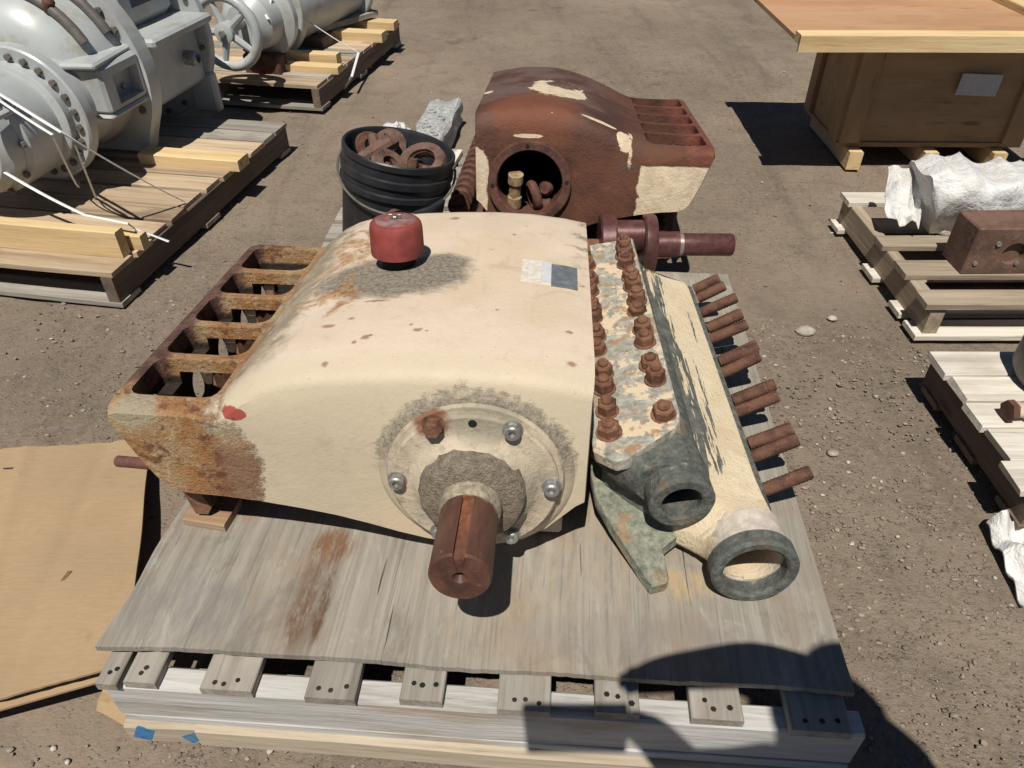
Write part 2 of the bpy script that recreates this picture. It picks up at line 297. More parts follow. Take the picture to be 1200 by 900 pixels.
def mat_cover_plate():
    t = NT('flaking_cover_plate_paint'); v = t.p; n1 = t.noise(v, 16, 6, .7); n2 = t.noise(v, 60, 6, .7)
    col = t.ramp(n2, [(.3, (.16, .155, .13)), (.5, (.33, .32, .275)), (.7, (.5, .48, .42))])
    col = t.mix(t.sm(n1, .52, .55), col, (.62, .51, .36))
    col = t.mix(t.math('MULTIPLY', t.sm(n1, .42, .36), .8), col, (.27, .26, .19))
    col = t.mix(t.math('MULTIPLY', t.sm(t.noise(v, 34, 4), .54, .64), .8), col, (.36, .19, .09))
    return t.done(col, .75, 0, t.math('ADD', n2, n1), .004, .9, .3)
def mat_front_flange():
    t = NT('worn_flange_paint'); p = t.p; X, Y, Z = t.xyz(); n1 = t.noise(p, 14, 6, .65); n2 = t.noise(p, 60, 6, .7); n3 = t.noise(p, 180, 3)
    col = t.mix(t.sm(n1, .4, .65), (.53, .45, .335), (.38, .33, .245))
    col = t.mix(t.math('MULTIPLY', t.sm(n2, .52, .68), .7), col, (.22, .2, .15))
    col = t.mix(t.math('MULTIPLY', t.blob((-.07, -.03, .12), (.035, .05, .022), n2, .6, .2), .9), col, (.2, .08, .045))
    col = t.mix(t.math('MULTIPLY', t.blob((.02, -.03, .12), (.06, .05, .03), n2, .7, .3), .6), col, (.2, .19, .14))
    return t.done(col, .75, 0, t.math('ADD', n2, t.math('MULTIPLY', n3, .5)), .003, .8, .3)
def mat_grit():
    t = NT('oily_grit'); v = t.p; n2 = t.noise(v, 90, 6, .75); n3 = t.noise(v, 300, 4, .6)
    col = t.ramp(n2, [(.3, (.13, .11, .085)), (.5, (.25, .21, .16)), (.7, (.4, .335, .255))])
    return t.done(col, .95, 0, t.math('ADD', n2, n3), .005, 1, .15)
def mat_shaft():
    t = NT('rusted_shaft_steel'); p = t.p; X, Y, Z = t.xyz(); n1 = t.noise(t.sc(p, (30, 9, 30)), 1, 5, .65); n2 = t.noise(p, 90, 5, .7)
    col = t.ramp(n1, [(.3, (.045, .024, .019)), (.48, (.085, .036, .026)), (.62, (.125, .057, .036)), (.75, (.085, .048, .036))])
    key = t.math('MULTIPLY', t.math('MULTIPLY', t.sm(t.math('ABSOLUTE', X), .0098, .0088), t.math('MULTIPLY', t.sm(Y, -.2285, -.2262), t.sm(Z, .02, .03))), t.math('ADD', .35, t.math('MULTIPLY', t.sm(Y, -.2, -.13), .65)))
    col = t.mix(key, col, t.mix(t.sm(n2, .4, .6), (.25, .1, .045), (.15, .06, .03)))
    col = t.mix(t.math('MULTIPLY', t.sm(n2, .6, .7), .5), col, (.3, .15, .08))
    scale = t.math('MULTIPLY', t.sm(t.math('ADD', Y, t.math('MULTIPLY', n1, .05)), -.085, -.07), t.sm(n2, .3, .5))
    col = t.mix(scale, col, t.ramp(n1, [(.35, (.15, .13, .09)), (.55, (.36, .31, .21)), (.7, (.25, .14, .07))]))
    return t.done(col, .55, 0, t.math('ADD', n1, n2), .002, .6, .5)
def mat_pump_paint_grey(name, c=(.43, .455, .45)):
    t = NT(name); p = t.shifted(5); n1 = t.noise(p, 4, 5, .6); n2 = t.noise(p, 30, 5, .65)
    col = t.mix(t.sm(n1, .35, .7), tuple(x * .86 for x in c), tuple(x * 1.08 for x in c))
    col = t.mix(t.math('MULTIPLY', t.sm(n2, .6, .75), .5), col, (.25, .24, .2))
    col = t.mix(t.math('MULTIPLY', t.sm(t.noise(p, 9, 4), .54, .68), .55), col, (.33, .29, .21))
    return t.done(col, .35, 0, n2, .001, .4, .5)
def mat_painted_board():
    t = NT('whitewashed_board'); p = t.shifted(); g = t.noise(t.sc(p, (2.2, 26, 26)), 1, 6, .65); f = t.noise(t.sc(p, (6, 90, 90)), 1, 4, .6)
    col = t.ramp(g, [(.3, (.2, .185, .16)), (.45, (.42, .41, .385)), (.7, (.56, .55, .53))])
    col = t.mix(t.math('MULTIPLY', t.sm(t.noise(t.sc(p, (3, 12, 12)), 1, 4), .55, .66), .7), col, (.38, .31, .23))
    col = t.mix(t.math('MULTIPLY', t.sm(f, .56, .7), .4), col, (.33, .31, .28))
    return t.done(col, .85, 0, t.math('ADD', g, f), .003, .8, .2)
def mat_white_film():
    t = NT('crumpled_white_film'); p = t.p; n = t.noise(p, 9, 5, .65, 1.0); n2 = t.noise(p, 40, 5, .7)
    col = t.mix(t.sm(n, .35, .65), (.7, .7, .69), (.6, .585, .55)); col = t.mix(t.math('MULTIPLY', t.sm(n2, .6, .72), .3), col, (.4, .37, .3))
    return t.done(col, .4, 0, t.math('ADD', n, t.math('MULTIPLY', n2, .4)), .02, .8, .5)

M['ground'] = mat_ground(); M['gravel'] = mat_gravel(); M['ply'] = mat_plywood(); M['card'] = mat_cardboard()
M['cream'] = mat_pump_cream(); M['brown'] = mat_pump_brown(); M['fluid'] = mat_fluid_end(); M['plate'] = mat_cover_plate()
M['flange'] = mat_front_flange(); M['grit'] = mat_grit(); M['shaft'] = mat_shaft(); M['gpaint'] = mat_pump_paint_grey('grey_machine_paint')
M['greyc'] = mat_grey_corroded('corroded_grey_casting'); M['greenc'] = mat_grey_corroded('corroded_pale_green_plate', (.19, .2, .155), .8)
M['white_board'] = mat_painted_board(); M['film'] = mat_white_film()
M['w_old'] = wood('old_grey_pallet_wood', (.18, .16, .135), (.305, .28, .24), (.4, .375, .335), (.15, .125, .1))
M['w_tan'] = wood('tan_pallet_wood', (.25, .18, .115), (.44, .335, .225), (.54, .43, .305), (.2, .14, .095), .65, 30, .45)
M['w_fresh'] = wood('fresh_pine', (.5, .35, .17), (.64, .47, .25), (.7, .55, .32), (.5, .34, .16), .3, 22, .15)
M['w_mid'] = wood('tan_grey_pallet_wood', (.2, .16, .115), (.35, .285, .205), (.44, .37, .28), (.17, .125, .085), .6, 30, .3)
M['w_stain'] = wood('rust_stained_timber', (.17, .1, .06), (.33, .22, .13), (.42, .32, .22), (.25, .12, .05), .9, 30, .1)
M['w_pale'] = wood('pale_beige_pine', (.27, .22, .155), (.42, .355, .265), (.52, .46, .36), (.22, .17, .115), .7, 24, .15)
M['w_dark'] = wood('dark_stringer_wood', (.1, .075, .055), (.17, .13, .1), (.23, .18, .14), (.08, .06, .045))
M['w_crate'] = wood('crate_plywood', (.28, .19, .105), (.36, .25, .135), (.42, .3, .175), (.25, .155, .085), .4, 10, .1)
M['w_lid'] = wood('reddish_lid_plywood', (.36, .2, .11), (.42, .25, .14), (.46, .285, .17), (.36, .19, .1), .4, 5, .05)
M['w_white'] = wood('bleached_pallet_wood', (.42, .38, .32), (.6, .56, .48), (.72, .68, .6), (.35, .29, .22), .5, 34, .2)
M['rust'] = rusty('rust'); M['scrap'] = rusty('dusty_scrap_rust', (.12, .07, .055), (.17, .1, .075), (.05, .03, .025), (.26, .18, .14), 1.6)
M['rust_block'] = rusty('brown_block_rust', (.12, .07, .05), (.17, .1, .07), (.07, .04, .032), (.24, .16, .11), .7)
M['rust_dark'] = rusty('dark_rust', (.085, .04, .03), (.14, .065, .045), (.03, .018, .015), (.2, .1, .06))
M['rust_nut'] = rusty('orange_brown_rust', (.15, .07, .043), (.22, .11, .065), (.06, .03, .022), (.33, .19, .11), 2)
M['rust_stud'] = rusty('dark_stud_rust', (.105, .05, .035), (.16, .08, .05), (.05, .026, .02), (.23, .13, .08), 2)
M['rust_red'] = rusty('red_brown_rust', (.105, .046, .038), (.15, .066, .05), (.06, .03, .026), (.2, .11, .085))
M['crank'] = plain('oxide_red_shaft', (.13, .052, .05), .38, .25, .4, 50, (.08, .045, .035), .7)
M['crank_worn'] = plain('polished_shaft_band', (.42, .33, .3), .35, .6, .2, 60)
M['red'] = plain('faded_red_paint', (.26, .05, .043), .75, 0, .3, 30, (.2, .07, .05), .3)
M['cap_top'] = plain('dusty_grey_red_top', (.24, .1, .09), .8, 0, .4, 70, (.3, .26, .25), .7)
M['zinc'] = plain('zinc_bolt', (.42, .42, .41), .5, .7, .35, 120, (.22, .19, .14), .9)
M['black'] = plain('black_plastic', (.022, .024, .028), .4, 0, .3, 30, (.07, .065, .06), .35)
M['steel'] = plain('dull_wire', (.3, .28, .26), .4, .7, .3, 80)
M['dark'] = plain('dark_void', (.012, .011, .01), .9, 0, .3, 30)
M['strap'] = plain('white_strap', (.75, .75, .73), .5, 0, .15, 80, (.5, .48, .44), .3)
M['label'] = plain('paper_label', (.48, .48, .5), .6, 0, .08, 60, (.5, .5, .5), .2)
M['blue'] = plain('blue_paint_mark', (.05, .2, .42), .7, 0, .35, 60, (.35, .3, .22), .5)
M['ink'] = plain('faded_black_ink', (.04, .035, .03), .8, 0, .3, 90, (.35, .24, .13), .5)
M['sticker'] = plain('dark_blue_sticker', (.035, .045, .1), .4, 0, .2, 30)
M['shinyplate'] = plain('scuffed_steel_nameplate', (.85, .85, .84), .4, .3, .12, 60, (.4, .4, .4), .25)
M['blueplate'] = plain('blue_grey_plate_film', (.16, .175, .19), .5, .0, .3, 60, (.42, .4, .36), .5)
M['whiteplate'] = plain('scratched_pale_plate', (.72, .67, .58), .5, 0, .25, 90, (.66, .54, .37), .6)
M['scale'] = mat_grey_corroded('dried_cream_scale', (.28, .245, .18), .7)
M['mottled'] = mat_grey_corroded('mottled_aluminium', (.33, .34, .33), .35)
M['navy'] = plain('navy_cloth', (.03, .04, .07), .9); M['skin'] = plain('skin', (.5, .3, .21), .55, 0, .1, 30, (.45, .25, .18), .2)
M['jeans'] = plain('denim', (.08, .11, .18), .9); M['felt'] = plain('straw_hat', (.5, .4, .24), .85)
M['tank'] = plain('dark_grey_tank', (.13, .12, .105), .5, 0, .3, 30, (.2, .16, .12), .4)
M['cream_fit'] = plain('cream_pipe_fitting', (.6, .5, .36), .6, 0, .2, 40)

# ------------------------------------------------------------------ mesh helpers
def link(o, parent=None):
    COL.objects.link(o)
    if parent is not None: o.parent = parent
    return o
def finish(name, bm, mat, parent=None, ang=35, loc=None, rot=None):
    bmesh.ops.recalc_face_normals(bm, faces=bm.faces)
    me = bpy.data.meshes.new(name); bm.to_mesh(me); bm.free()
    for p in me.polygons: p.use_smooth = True
    me.set_sharp_from_angle(angle=R(ang))
    for m in (mat if isinstance(mat, (list, tuple)) else [mat]): me.materials.append(m)
    o = bpy.data.objects.new(name, me); link(o, parent)
    if loc is not None: o.location = loc
    if rot is not None: o.rotation_euler = rot
    return o
def again(o, parent, loc, rot=None, label=None):      # another piece sharing the mesh
    c = o.copy(); COL.objects.link(c); c.parent = parent; c.location = loc
    if rot is not None: c.rotation_euler = rot
    return c
def tag(o, label, cat, group=None, kind=None):
    o['label'] = label; o['category'] = cat
    if group: o['group'] = group
    if kind: o['kind'] = kind
    return o
def thing(name, label, cat, loc=(0, 0, 0), rot=(0, 0, 0), group=None, mw=None):
    o = bpy.data.objects.new(name, None); COL.objects.link(o); o.empty_display_size = .1
    if mw is not None: o.matrix_world = mw
    else: o.location = loc; o.rotation_euler = rot
    return tag(o, label, cat, group)
def structure(o): o['kind'] = 'structure'; return o
def stuff(o): o['kind'] = 'stuff'; return o

def b_box(bm, c, s, rot=None, bev=0.0, jit=0.0):
    r = bmesh.ops.create_cube(bm, size=1); vs = r['verts']
    m = Matrix.Translation(Vector(c)) @ (rot.to_4x4() if rot is not None else Matrix.Identity(4)) @ Matrix.Diagonal((*s, 1))
    bmesh.ops.transform(bm, matrix=m, verts=vs)
    if jit:
        for v in vs: v.co += Vector((rng.uniform(-jit, jit), rng.uniform(-jit, jit), rng.uniform(-jit, jit)))
    if bev:
        es = list({e for v in vs for e in v.link_edges})
        bmesh.ops.bevel(bm, geom=es, offset=bev, segments=1, affect='EDGES', clamp_overlap=True)
def box(name, mat, parent, c, s, rot=None, bev=.004, jit=0.0):
    bm = bmesh.new(); b_box(bm, (0, 0, 0), s, None, bev, jit)
    return finish(name, bm, mat, parent, 30, c, rot)
def frame_to(d):
    d = Vector(d).normalized(); return d.to_track_quat('Z', 'Y').to_matrix()
def b_lathe(bm, prof, p0=(0, 0, 0), axis=(0, 0, 1), n=24, caps=(True, True)):   # prof: (r, h) along axis
    m = frame_to(axis); rings = []
    for r, h in prof:
        rings.append([bm.verts.new(Vector(p0) + m @ Vector((r * math.cos(2 * math.pi * i / n), r * math.sin(2 * math.pi * i / n), h))) for i in range(n)])
    for a, b in zip(rings, rings[1:]):
        for i in range(n): bm.faces.new((a[i], a[(i + 1) % n], b[(i + 1) % n], b[i]))
    if caps[0]: bm.faces.new(rings[0])
    if caps[1]: bm.faces.new(rings[-1])
def lathe(name, mat, parent, prof, p0=(0, 0, 0), axis=(0, 0, 1), n=24, caps=(True, True), ang=35):
    bm = bmesh.new(); b_lathe(bm, prof, p0, axis, n, caps); return finish(name, bm, mat, parent, ang)
def b_cyl(bm, p0, p1, r0, r1=None, n=12):
    d = Vector(p1) - Vector(p0); b_lathe(bm, [(r0, 0), (r0 if r1 is None else r1, d.length)], p0, d, n)
def b_tube_wall(bm, ro, ri, h0, h1, p0, axis, n=32, ch=.003):   # open pipe with wall thickness
    b_lathe(bm, [(ri, h1), (ri, h0 + ch), (ri + ch, h0), (ro - ch, h0), (ro, h0 + ch), (ro, h1), (ri, h1)], p0, axis, n, (False, False))
    bmesh.ops.remove_doubles(bm, verts=bm.verts, dist=1e-6)
def b_prism(bm, poly, h0, h1, mat=None):     # poly in xy, extruded in z, optional matrix
    m = mat or Matrix.Identity(4)
    a = [bm.verts.new(m @ Vector((x, y, h0))) for x, y in poly]; b = [bm.verts.new(m @ Vector((x, y, h1))) for x, y in poly]
    n = len(poly)
    for i in range(n): bm.faces.new((a[i], a[(i + 1) % n], b[(i + 1) % n], b[i]))
    bm.faces.new(a[::-1]); bm.faces.new(b)
def b_sweep(bm, pts, r, n=6, closed=False, flat=1.0):
    pts = [Vector(p) for p in pts]; rings = []
    N = len(pts)
    for i, p in enumerate(pts):
        d = (pts[(i + 1) % N] - pts[i - 1]) if closed else (pts[min(i + 1, N - 1)] - pts[max(i - 1, 0)])
        m = frame_to(d); rr = r[i] if isinstance(r, (list, tuple)) else r
        rings.append([bm.verts.new(p + m @ Vector((rr * flat * math.cos(2 * math.pi * k / n), rr / flat ** 2 * math.sin(2 * math.pi * k / n), 0))) for k in range(n)])
    prs = list(zip(rings, rings[1:])) + ([(rings[-1], rings[0])] if closed else [])
    for a, b in prs:
        off = min(range(n), key=lambda o: sum((a[k].co - b[(k + o) % n].co).length for k in range(n)))
        for k in range(n): bm.faces.new((a[k], a[(k + 1) % n], b[(k + 1 + off) % n], b[(k + off) % n]))
    if not closed: bm.faces.new(rings[0]); bm.faces.new(rings[-1])
def b_torus(bm, c, axis, R0, r, n=32, k=8):
    m = frame_to(axis); c = Vector(c)
    b_sweep(bm, [c + m @ Vector((R0 * math.cos(2 * math.pi * i / n), R0 * math.sin(2 * math.pi * i / n), 0)) for i in range(n)], r, k, True)
def b_hex(bm, r, h, p0=(0, 0, 0), axis=(0, 0, 1)):
    b_lathe(bm, [(r, 0), (r, h * .85), (r * .85, h)], p0, axis, 6)
def boolean(o, cutters, op='DIFFERENCE'):
    for c in cutters:
        md = o.modifiers.new('b', 'BOOLEAN'); md.operation = op; md.solver = 'EXACT'; md.object = c
    bpy.context.view_layer.update()
    ev = o.evaluated_get(bpy.context.evaluated_depsgraph_get())
    me = bpy.data.meshes.new_from_object(ev); o.modifiers.clear(); old = o.data; mats = list(old.materials); o.data = me
    me.name = old.name
    for p in me.polygons: p.use_smooth = True
    me.set_sharp_from_angle(angle=R(35))
    for c in cutters: bpy.data.objects.remove(c)
def temp(bm, parent):
    bmesh.ops.recalc_face_normals(bm, faces=bm.faces)
    me = bpy.data.meshes.new('cutter'); bm.to_mesh(me); bm.free(); o = bpy.data.objects.new('cutter', me); link(o, parent); return o

# ------------------------------------------------------------------ boards and pallets
def board(name, mat, parent, c, L, w, t, yaw=0.0, bev=.002, jit=.0015, rot=None, ends=0.0):
    """a plank: its grain runs along its own x; some sag and uneven edges"""
    bm = bmesh.new(); nx = max(2, int(L / .25) + 1)
    warp = rng.uniform(-.003, .003)
    prof = [(-w / 2, -t / 2), (w / 2, -t / 2), (w / 2, t / 2 - bev), (w / 2 - bev, t / 2), (-w / 2 + bev, t / 2), (-w / 2, t / 2 - bev)]
    rings = []
    for i in range(nx):
        u = i / (nx - 1); x = -L / 2 + L * u
        dx = rng.uniform(-ends, ends) if i in (0, nx - 1) else 0
        e = rng.uniform(-jit, jit); z = warp * math.sin(u * math.pi) + rng.uniform(-jit, jit) * .4
        rings.append([bm.verts.new((x + dx + rng.uniform(-1, 1) * ends * .3, y + (e if y > 0 else -e), zz + z)) for y, zz in prof])
    for a, b in zip(rings, rings[1:]):
        for k in range(6): bm.faces.new((a[k], a[(k + 1) % 6], b[(k + 1) % 6], b[k]))
    bm.faces.new(rings[0]); bm.faces.new(rings[-1])
    return finish(name, bm, mat, parent, 25, c, rot if rot is not None else (0, 0, yaw))

# ------------------------------------------------------------------ ground
def build_ground():
    bm = bmesh.new()
    def axis(lo, hi, a, b, fine):
        v = [lo, lo * .5 + a * .5]; x = a
        while x < b: v.append(x); x += fine
        return v + [b, hi * .5 + b * .5, hi]
    xs = axis(-60, 60, -3, 3.4, .05); ys = axis(-30, 120, -1.2, 6.2, .05)
    from mathutils import noise as mn
    g = []
    for y in ys:
        row = []
        for x in xs:
            z = -.007 + .006 * mn.noise(Vector((x * 3, y * 3, 0))) + .005 * mn.noise(Vector((x * 9, y * 9, 3))) + .003 * mn.noise(Vector((x * 17, y * 17, 7)))
            row.append(bm.verts.new((x, y, min(z, -.0015))))
        g.append(row)
    for a, b in zip(g, g[1:]):
        for i in range(len(xs) - 1): bm.faces.new((a[i], a[i + 1], b[i + 1], b[i]))
    o = finish('ground', bm, M['ground'], None, 80); structure(o)
    o['label'] = 'packed brown dirt yard with scattered stones'
    # loose stones
    bm = bmesh.new()
    ico = bmesh.new(); bmesh.ops.create_icosphere(ico, subdivisions=1, radius=1); iv = [v.co.copy() for v in ico.verts]; ifc = [[v.index for v in f.verts] for f in ico.faces]; ico.free()
    def stone(x, y, s):
        q = Euler((rng.uniform(0, 6), rng.uniform(0, 6), rng.uniform(0, 6))).to_matrix(); sx, sy, sz = s * rng.uniform(.7, 1.5), s * rng.uniform(.7, 1.2), s * rng.uniform(.45, .8)
        vs = []
        for c in iv:
            c2 = q @ (c * rng.uniform(.75, 1.2)); vs.append(bm.verts.new((x + c2.x * sx, y + c2.y * sy, -.004 + c2.z * sz)))
        for f in ifc: bm.faces.new([vs[i] for i in f])
    for i in range(5200):
        k = rng.random()
        if k < .55: x, y = rng.uniform(.45, 1.25), rng.uniform(.5, 1.9)
        elif k < .72: x, y = rng.uniform(-1.05, -.1), rng.uniform(.35, .75)
        elif k < .86: x, y = rng.uniform(-1.5, -.6), rng.uniform(1.25, 2.3)
        else: x, y = rng.uniform(-1.2, 2.5), rng.uniform(1.8, 4.5)
        if x < -.62 and y > .62 and y < 1.33: continue
        s = .0016 + .0052 * rng.random() ** 3
        if rng.random() < .006: s *= 1.7
        stone(x, y, s)
    o = finish('gravel', bm, M['gravel'], None, 60)
    tag(o, 'small loose stones and grit scattered over the dirt', 'gravel', None, 'stuff')
    # a few single pale stones that catch the eye
    for k, (x, y, s, lab) in enumerate(((.895, 1.86, .024, 'palest round stone on open dirt right of the studs'), (1.0, 1.93, .013, 'small white stone on the dirt beside the larger pale stone'), (.80, 1.33, .012, 'small pale chip of stone on the gravel right of the plywood'))):
        bm = bmesh.new(); r = bmesh.ops.create_icosphere(bm, subdivisions=2, radius=1)
        for v in bm.verts: v.co = Vector((v.co.x * s * 1.3, v.co.y * s, v.co.z * s * .55)) * rng.uniform(.9, 1.08)
        tag(finish('stone', bm, M['pale_stone'], None, 50, (x, y, .002)), lab, 'stone', 'single pale stones on the dirt')
M['pale_stone'] = plain('pale_stone', (.42, .38, .32), .85, 0, .3, 60)
build_ground()

# ------------------------------------------------------------------ front pallet
YAW = R(3.9)
def front_pallet():
    ax = Vector((math.cos(YAW), -math.sin(YAW), 0)); ay = Vector((math.sin(YAW), math.cos(YAW), 0))
    org = Vector((-.06, .578, 0))
    t = thing('wooden_pallet', 'weathered grey pallet with whitewashed front beam under the cream pump and plywood', 'pallet', org, (0, 0, -YAW))
    def lx(X): return X + .06
    for i, (a, b) in enumerate(EDGES):
        d = rng.uniform(-.004, .006)
        o = board('deck_board', M['w_old'], t, (lx((a + b) / 2), .625 + d, .171), 1.24, b - a, .018, R(90) + rng.uniform(-.004, .004))
        nb = bmesh.new(); ns_ = 2 if b - a < .055 else 3
        for q in range(ns_): b_lathe(nb, [(rng.uniform(.0042, .0054), 0), (.004, .0012)], ((q - (ns_ - 1) / 2) * (b - a) * .25 + rng.uniform(-.006, .006), rng.uniform(-.008, .008), 0), (0, 0, 1), 6)
        stuff(finish('nails', nb, M['dark'], o, 40, (-.60 + rng.uniform(-.004, .004), 0, .0088), (0, 0, R(90))))
    for y, m in ((.03, 'white_board'), (.62, 'w_old'), (1.21, 'w_old')):
        board('stringer', M[m], t, (.0, y, .116), 1.21, .042, .09, 0, .004)
    board('bottom_board', M['white_board'], t, (.0, .0525, .061), 1.205, .09, .018, R(-.25))
    board('bottom_board', M['w_old'], t, (0, .62, .061), 1.2, .09, .018); board('bottom_board', M['w_old'], t, (0, 1.2, .061), 1.2, .09, .018)
    s = board('skid', M['w_pale'], t, (.06, .018, .026), 1.08, .05, .05, R(-.5), .004); s['label'] = 'pale beige skid plank at the bottom front'
    s = board('skid', M['w_pale'], t, (-.52, .03, .027), .17, .06, .048, R(2), .004); s['label'] = 'short pale skid block with blue paint marks'
    box('paint_mark', M['blue'], s, (-.055, -.0305, .002), (.03, .002, .04), (0, R(25), 0), 0)
    box('paint_mark', M['blue'], s, (.03, -.0305, -.006), (.035, .002, .026), (0, R(-30), 0), 0)
    board('skid', M['w_old'], t, (0, .62, .026), 1.2, .05, .048); board('skid', M['w_old'], t, (0, 1.2, .026), 1.2, .05, .048)
    for x in (-.155, .0): board('block', M['w_tan'], t, (x, .19, .118), .03, .1, .08)
EDGES = [(-0.668, -0.633), (-0.625, -0.572), (-0.497, -0.415), (-0.331, -0.251), (-0.178, -0.107), (-0.026, 0.058), (0.128, 0.199), (0.279, 0.358), (0.428, 0.521)]   # left and right edge of each deck board
front_pallet()

def plywood():
    from mathutils import noise as MNP
    bm = bmesh.new(); nx, ny = 110, 40
    w, d, th = 1.205, 1.27, .012
    top = []; 
    for j in range(ny + 1):
        row = []
        for i in range(nx + 1):
            u, v = i / nx, j / ny; x = (u - .5) * w; y = (v - .5) * d
            x += .012 * (v - .5) * 0
            z = .012 * math.exp(-((u - 0) / .12) ** 2 - (v / .2) ** 2) + .003 * math.sin(u * 9) * math.exp(-v / .15) + .002 * math.sin(u * 5 + v * 4)
            if j == 0: y += -.012 * math.exp(-((u) / .1) ** 2) + .004 * math.sin(u * 23) * .4
            if j == 0: y += .0016 * MNP.noise(Vector((u * 55, 0, 2))) +   .0012 * MNP.noise(Vector((u * 160, 4, 2)))
            if i in (0, nx): x += .003 * MNP.noise(Vector((v * 40, 7, u)))
            if i == 0: x += .004 * math.sin(v * 31) - .012 * math.exp(-(v / .07) ** 2)
            row.append(bm.verts.new((x, y, z + th)))
        top.append(row)
    for a, b in zip(top, top[1:]):
        for i in range(nx): bm.faces.new((a[i], a[i + 1], b[i + 1], b[i]))
    ex = bmesh.ops.extrude_face_region(bm, geom=list(bm.faces))
    for v in [g for g in ex['geom'] if isinstance(g, bmesh.types.BMVert)]: v.co.z -= th
    ctr = Vector((-.065, .64, 0)) + Vector((math.sin(YAW), math.cos(YAW), 0)) * (d / 2)
    o = finish('plywood_sheet', bm, M['ply'], None, 30, (ctr.x, ctr.y, .184), (0, 0, -YAW))
    tag(o, 'grey weathered plywood sheet lying on the front pallet beneath the cream pump', 'plywood')
plywood()

# ------------------------------------------------------------------ cardboard
def sheet(name, pts, th, mat, nu=14, nv=10, wav=.004, seed=1, parent=None, creases=()):
    """four corners (front left, front right, back right, back left), gently wavy, with thickness"""
    from mathutils import noise as mn
    a, b, c, d = [Vector(p) for p in pts]; bm = bmesh.new(); g = []
    for j in range(nv + 1):
        row = []
        for i in range(nu + 1):
            u, v = i / nu, j / nv; p = a.lerp(b, u).lerp(d.lerp(c, u), v)
            p.z += wav * mn.noise(Vector((u * 3 + seed, v * 3, seed))) * 2 + sum(h * math.exp(-(((u - a0) + sl * (v - .5)) / .018) ** 2) for a0, sl, h in creases)
            if j in (0, nv): p.y += .003 * mn.noise(Vector((u * 40, v * 9, seed)))
            row.append(bm.verts.new(p))
        g.append(row)
    for r0, r1 in zip(g, g[1:]):
        for i in range(nu): bm.faces.new((r0[i], r0[i + 1], r1[i + 1], r1[i]))
    ex = bmesh.ops.extrude_face_region(bm, geom=list(bm.faces))
    for v in [q for q in ex['geom'] if isinstance(q, bmesh.types.BMVert)]: v.co.z -= th
    return finish(name, bm, mat, parent, 30)
o = sheet('cardboard_sheet', [(-1.45, .50, .035), (-.672, .70, .105), (-.905, 1.36, .03), (-1.62, 1.25, .035)], .005, M['card'], 60, 24, .006, 2, None, ((.62, .03, .005), (.8, -.12, -.004)))
bmx = bmesh.new()
# right edge is cut straight; far corner reaches behind the pump's foot
tag(o, 'flat brown cardboard sheet on the dirt left of the front pallet', 'cardboard')
def SCZ(x, y):      # height of the sheet's upper face
    bvh = BVH.FromObject(o, bpy.context.evaluated_depsgraph_get()); h = bvh.ray_cast(Vector((x, y, 1)), Vector((0, 0, -1))); return h[0].z + .0004 if h[0] else .09
from mathutils.bvhtree import BVHTree as BVH
def ink(c, s, rot): return box('ink_mark', M['ink'], o, c, s, rot, 0)
for c, s, a in (((-1.232, 1.232, .0425), (.03, .006, .001), 2), ((-1.195, 1.237, .041), (.04, .006, .001), 3)): ink(c, s, (0, R(-2), R(a)))
M['scuff'] = plain('brown_scuff', (.2, .12, .07), .9)
from mathutils import noise as MNQ
box('scuff_mark', M['scuff'], o, (-.885, .90, SCZ(-.885, .90)), (.008, .034, .0008), (0, R(-5), R(-10)), 0)
o2 = sheet('cardboard_flap', [(-1.5, .455, .012), (-.69, .70, .07), (-.69, .80, .08), (-1.5, .62, .02)], .005, M['card'], 14, 4, .004, 5)
tag(o2, 'narrow cardboard layer sticking out under the large cardboard sheet', 'cardboard')
o3 = sheet('cardboard_scrap', [(-.745, .665, .008), (-.672, .635, .008), (-.672, .72, .05), (-.74, .74, .05)], .004, M['card'], 6, 5, .012, 9)
tag(o3, 'crumpled cardboard scrap tucked under the front left corner of the pallet', 'cardboard')

# ------------------------------------------------------------------ pumps
def pump_matrix(P0, yaw, tilt):
    a, t = R(yaw), R(tilt)
    yl = Vector((math.sin(a) * math.cos(t), math.cos(a) * math.cos(t), -math.sin(t))); xl = Vector((math.cos(a), -math.sin(a), 0)); zl = xl.cross(yl)
    m = Matrix((xl, yl, zl)).transposed().to_4x4(); m.translation = P0; return m
PROFILE = [(.187, .183), (.14, .192), (.06, .201), (-.02, .203), (-.1, .201), (-.18, .196), (-.25, .189), (-.30, .181), (-.34, .169), (-.375, .151), (-.405, .127), (-.43, .1045), (-.47, .099), (-.54, .1), (-.60, .102), (-.615, .097), (-.618, .084),
           (-.606, .05), (-.588, .005), (-.568, -.036), (-.556, -.055), (-.543, -.066), (-.52, -.074), (-.48, -.076), (-.448, -.078), (-.38, -.086), (-.309, -.098), (-.25, -.11), (-.19, -.127), (-.14, -.143), (-.09, -.156), (-.03, -.164), (.03, -.162), (.08, -.147), (.12, -.118), (.15, -.085), (.172, -.065), (.187, -.054)]
PROFILE_REAR = [(.187, .180), (.14, .189), (.06, .199), (-.02, .201), (-.08, .198), (-.13, .190), (-.18, .178), (-.23, .163), (-.27, .149), (-.31, .134), (-.345, .120), (-.38, .109), (-.42, .104)] + PROFILE[13:]
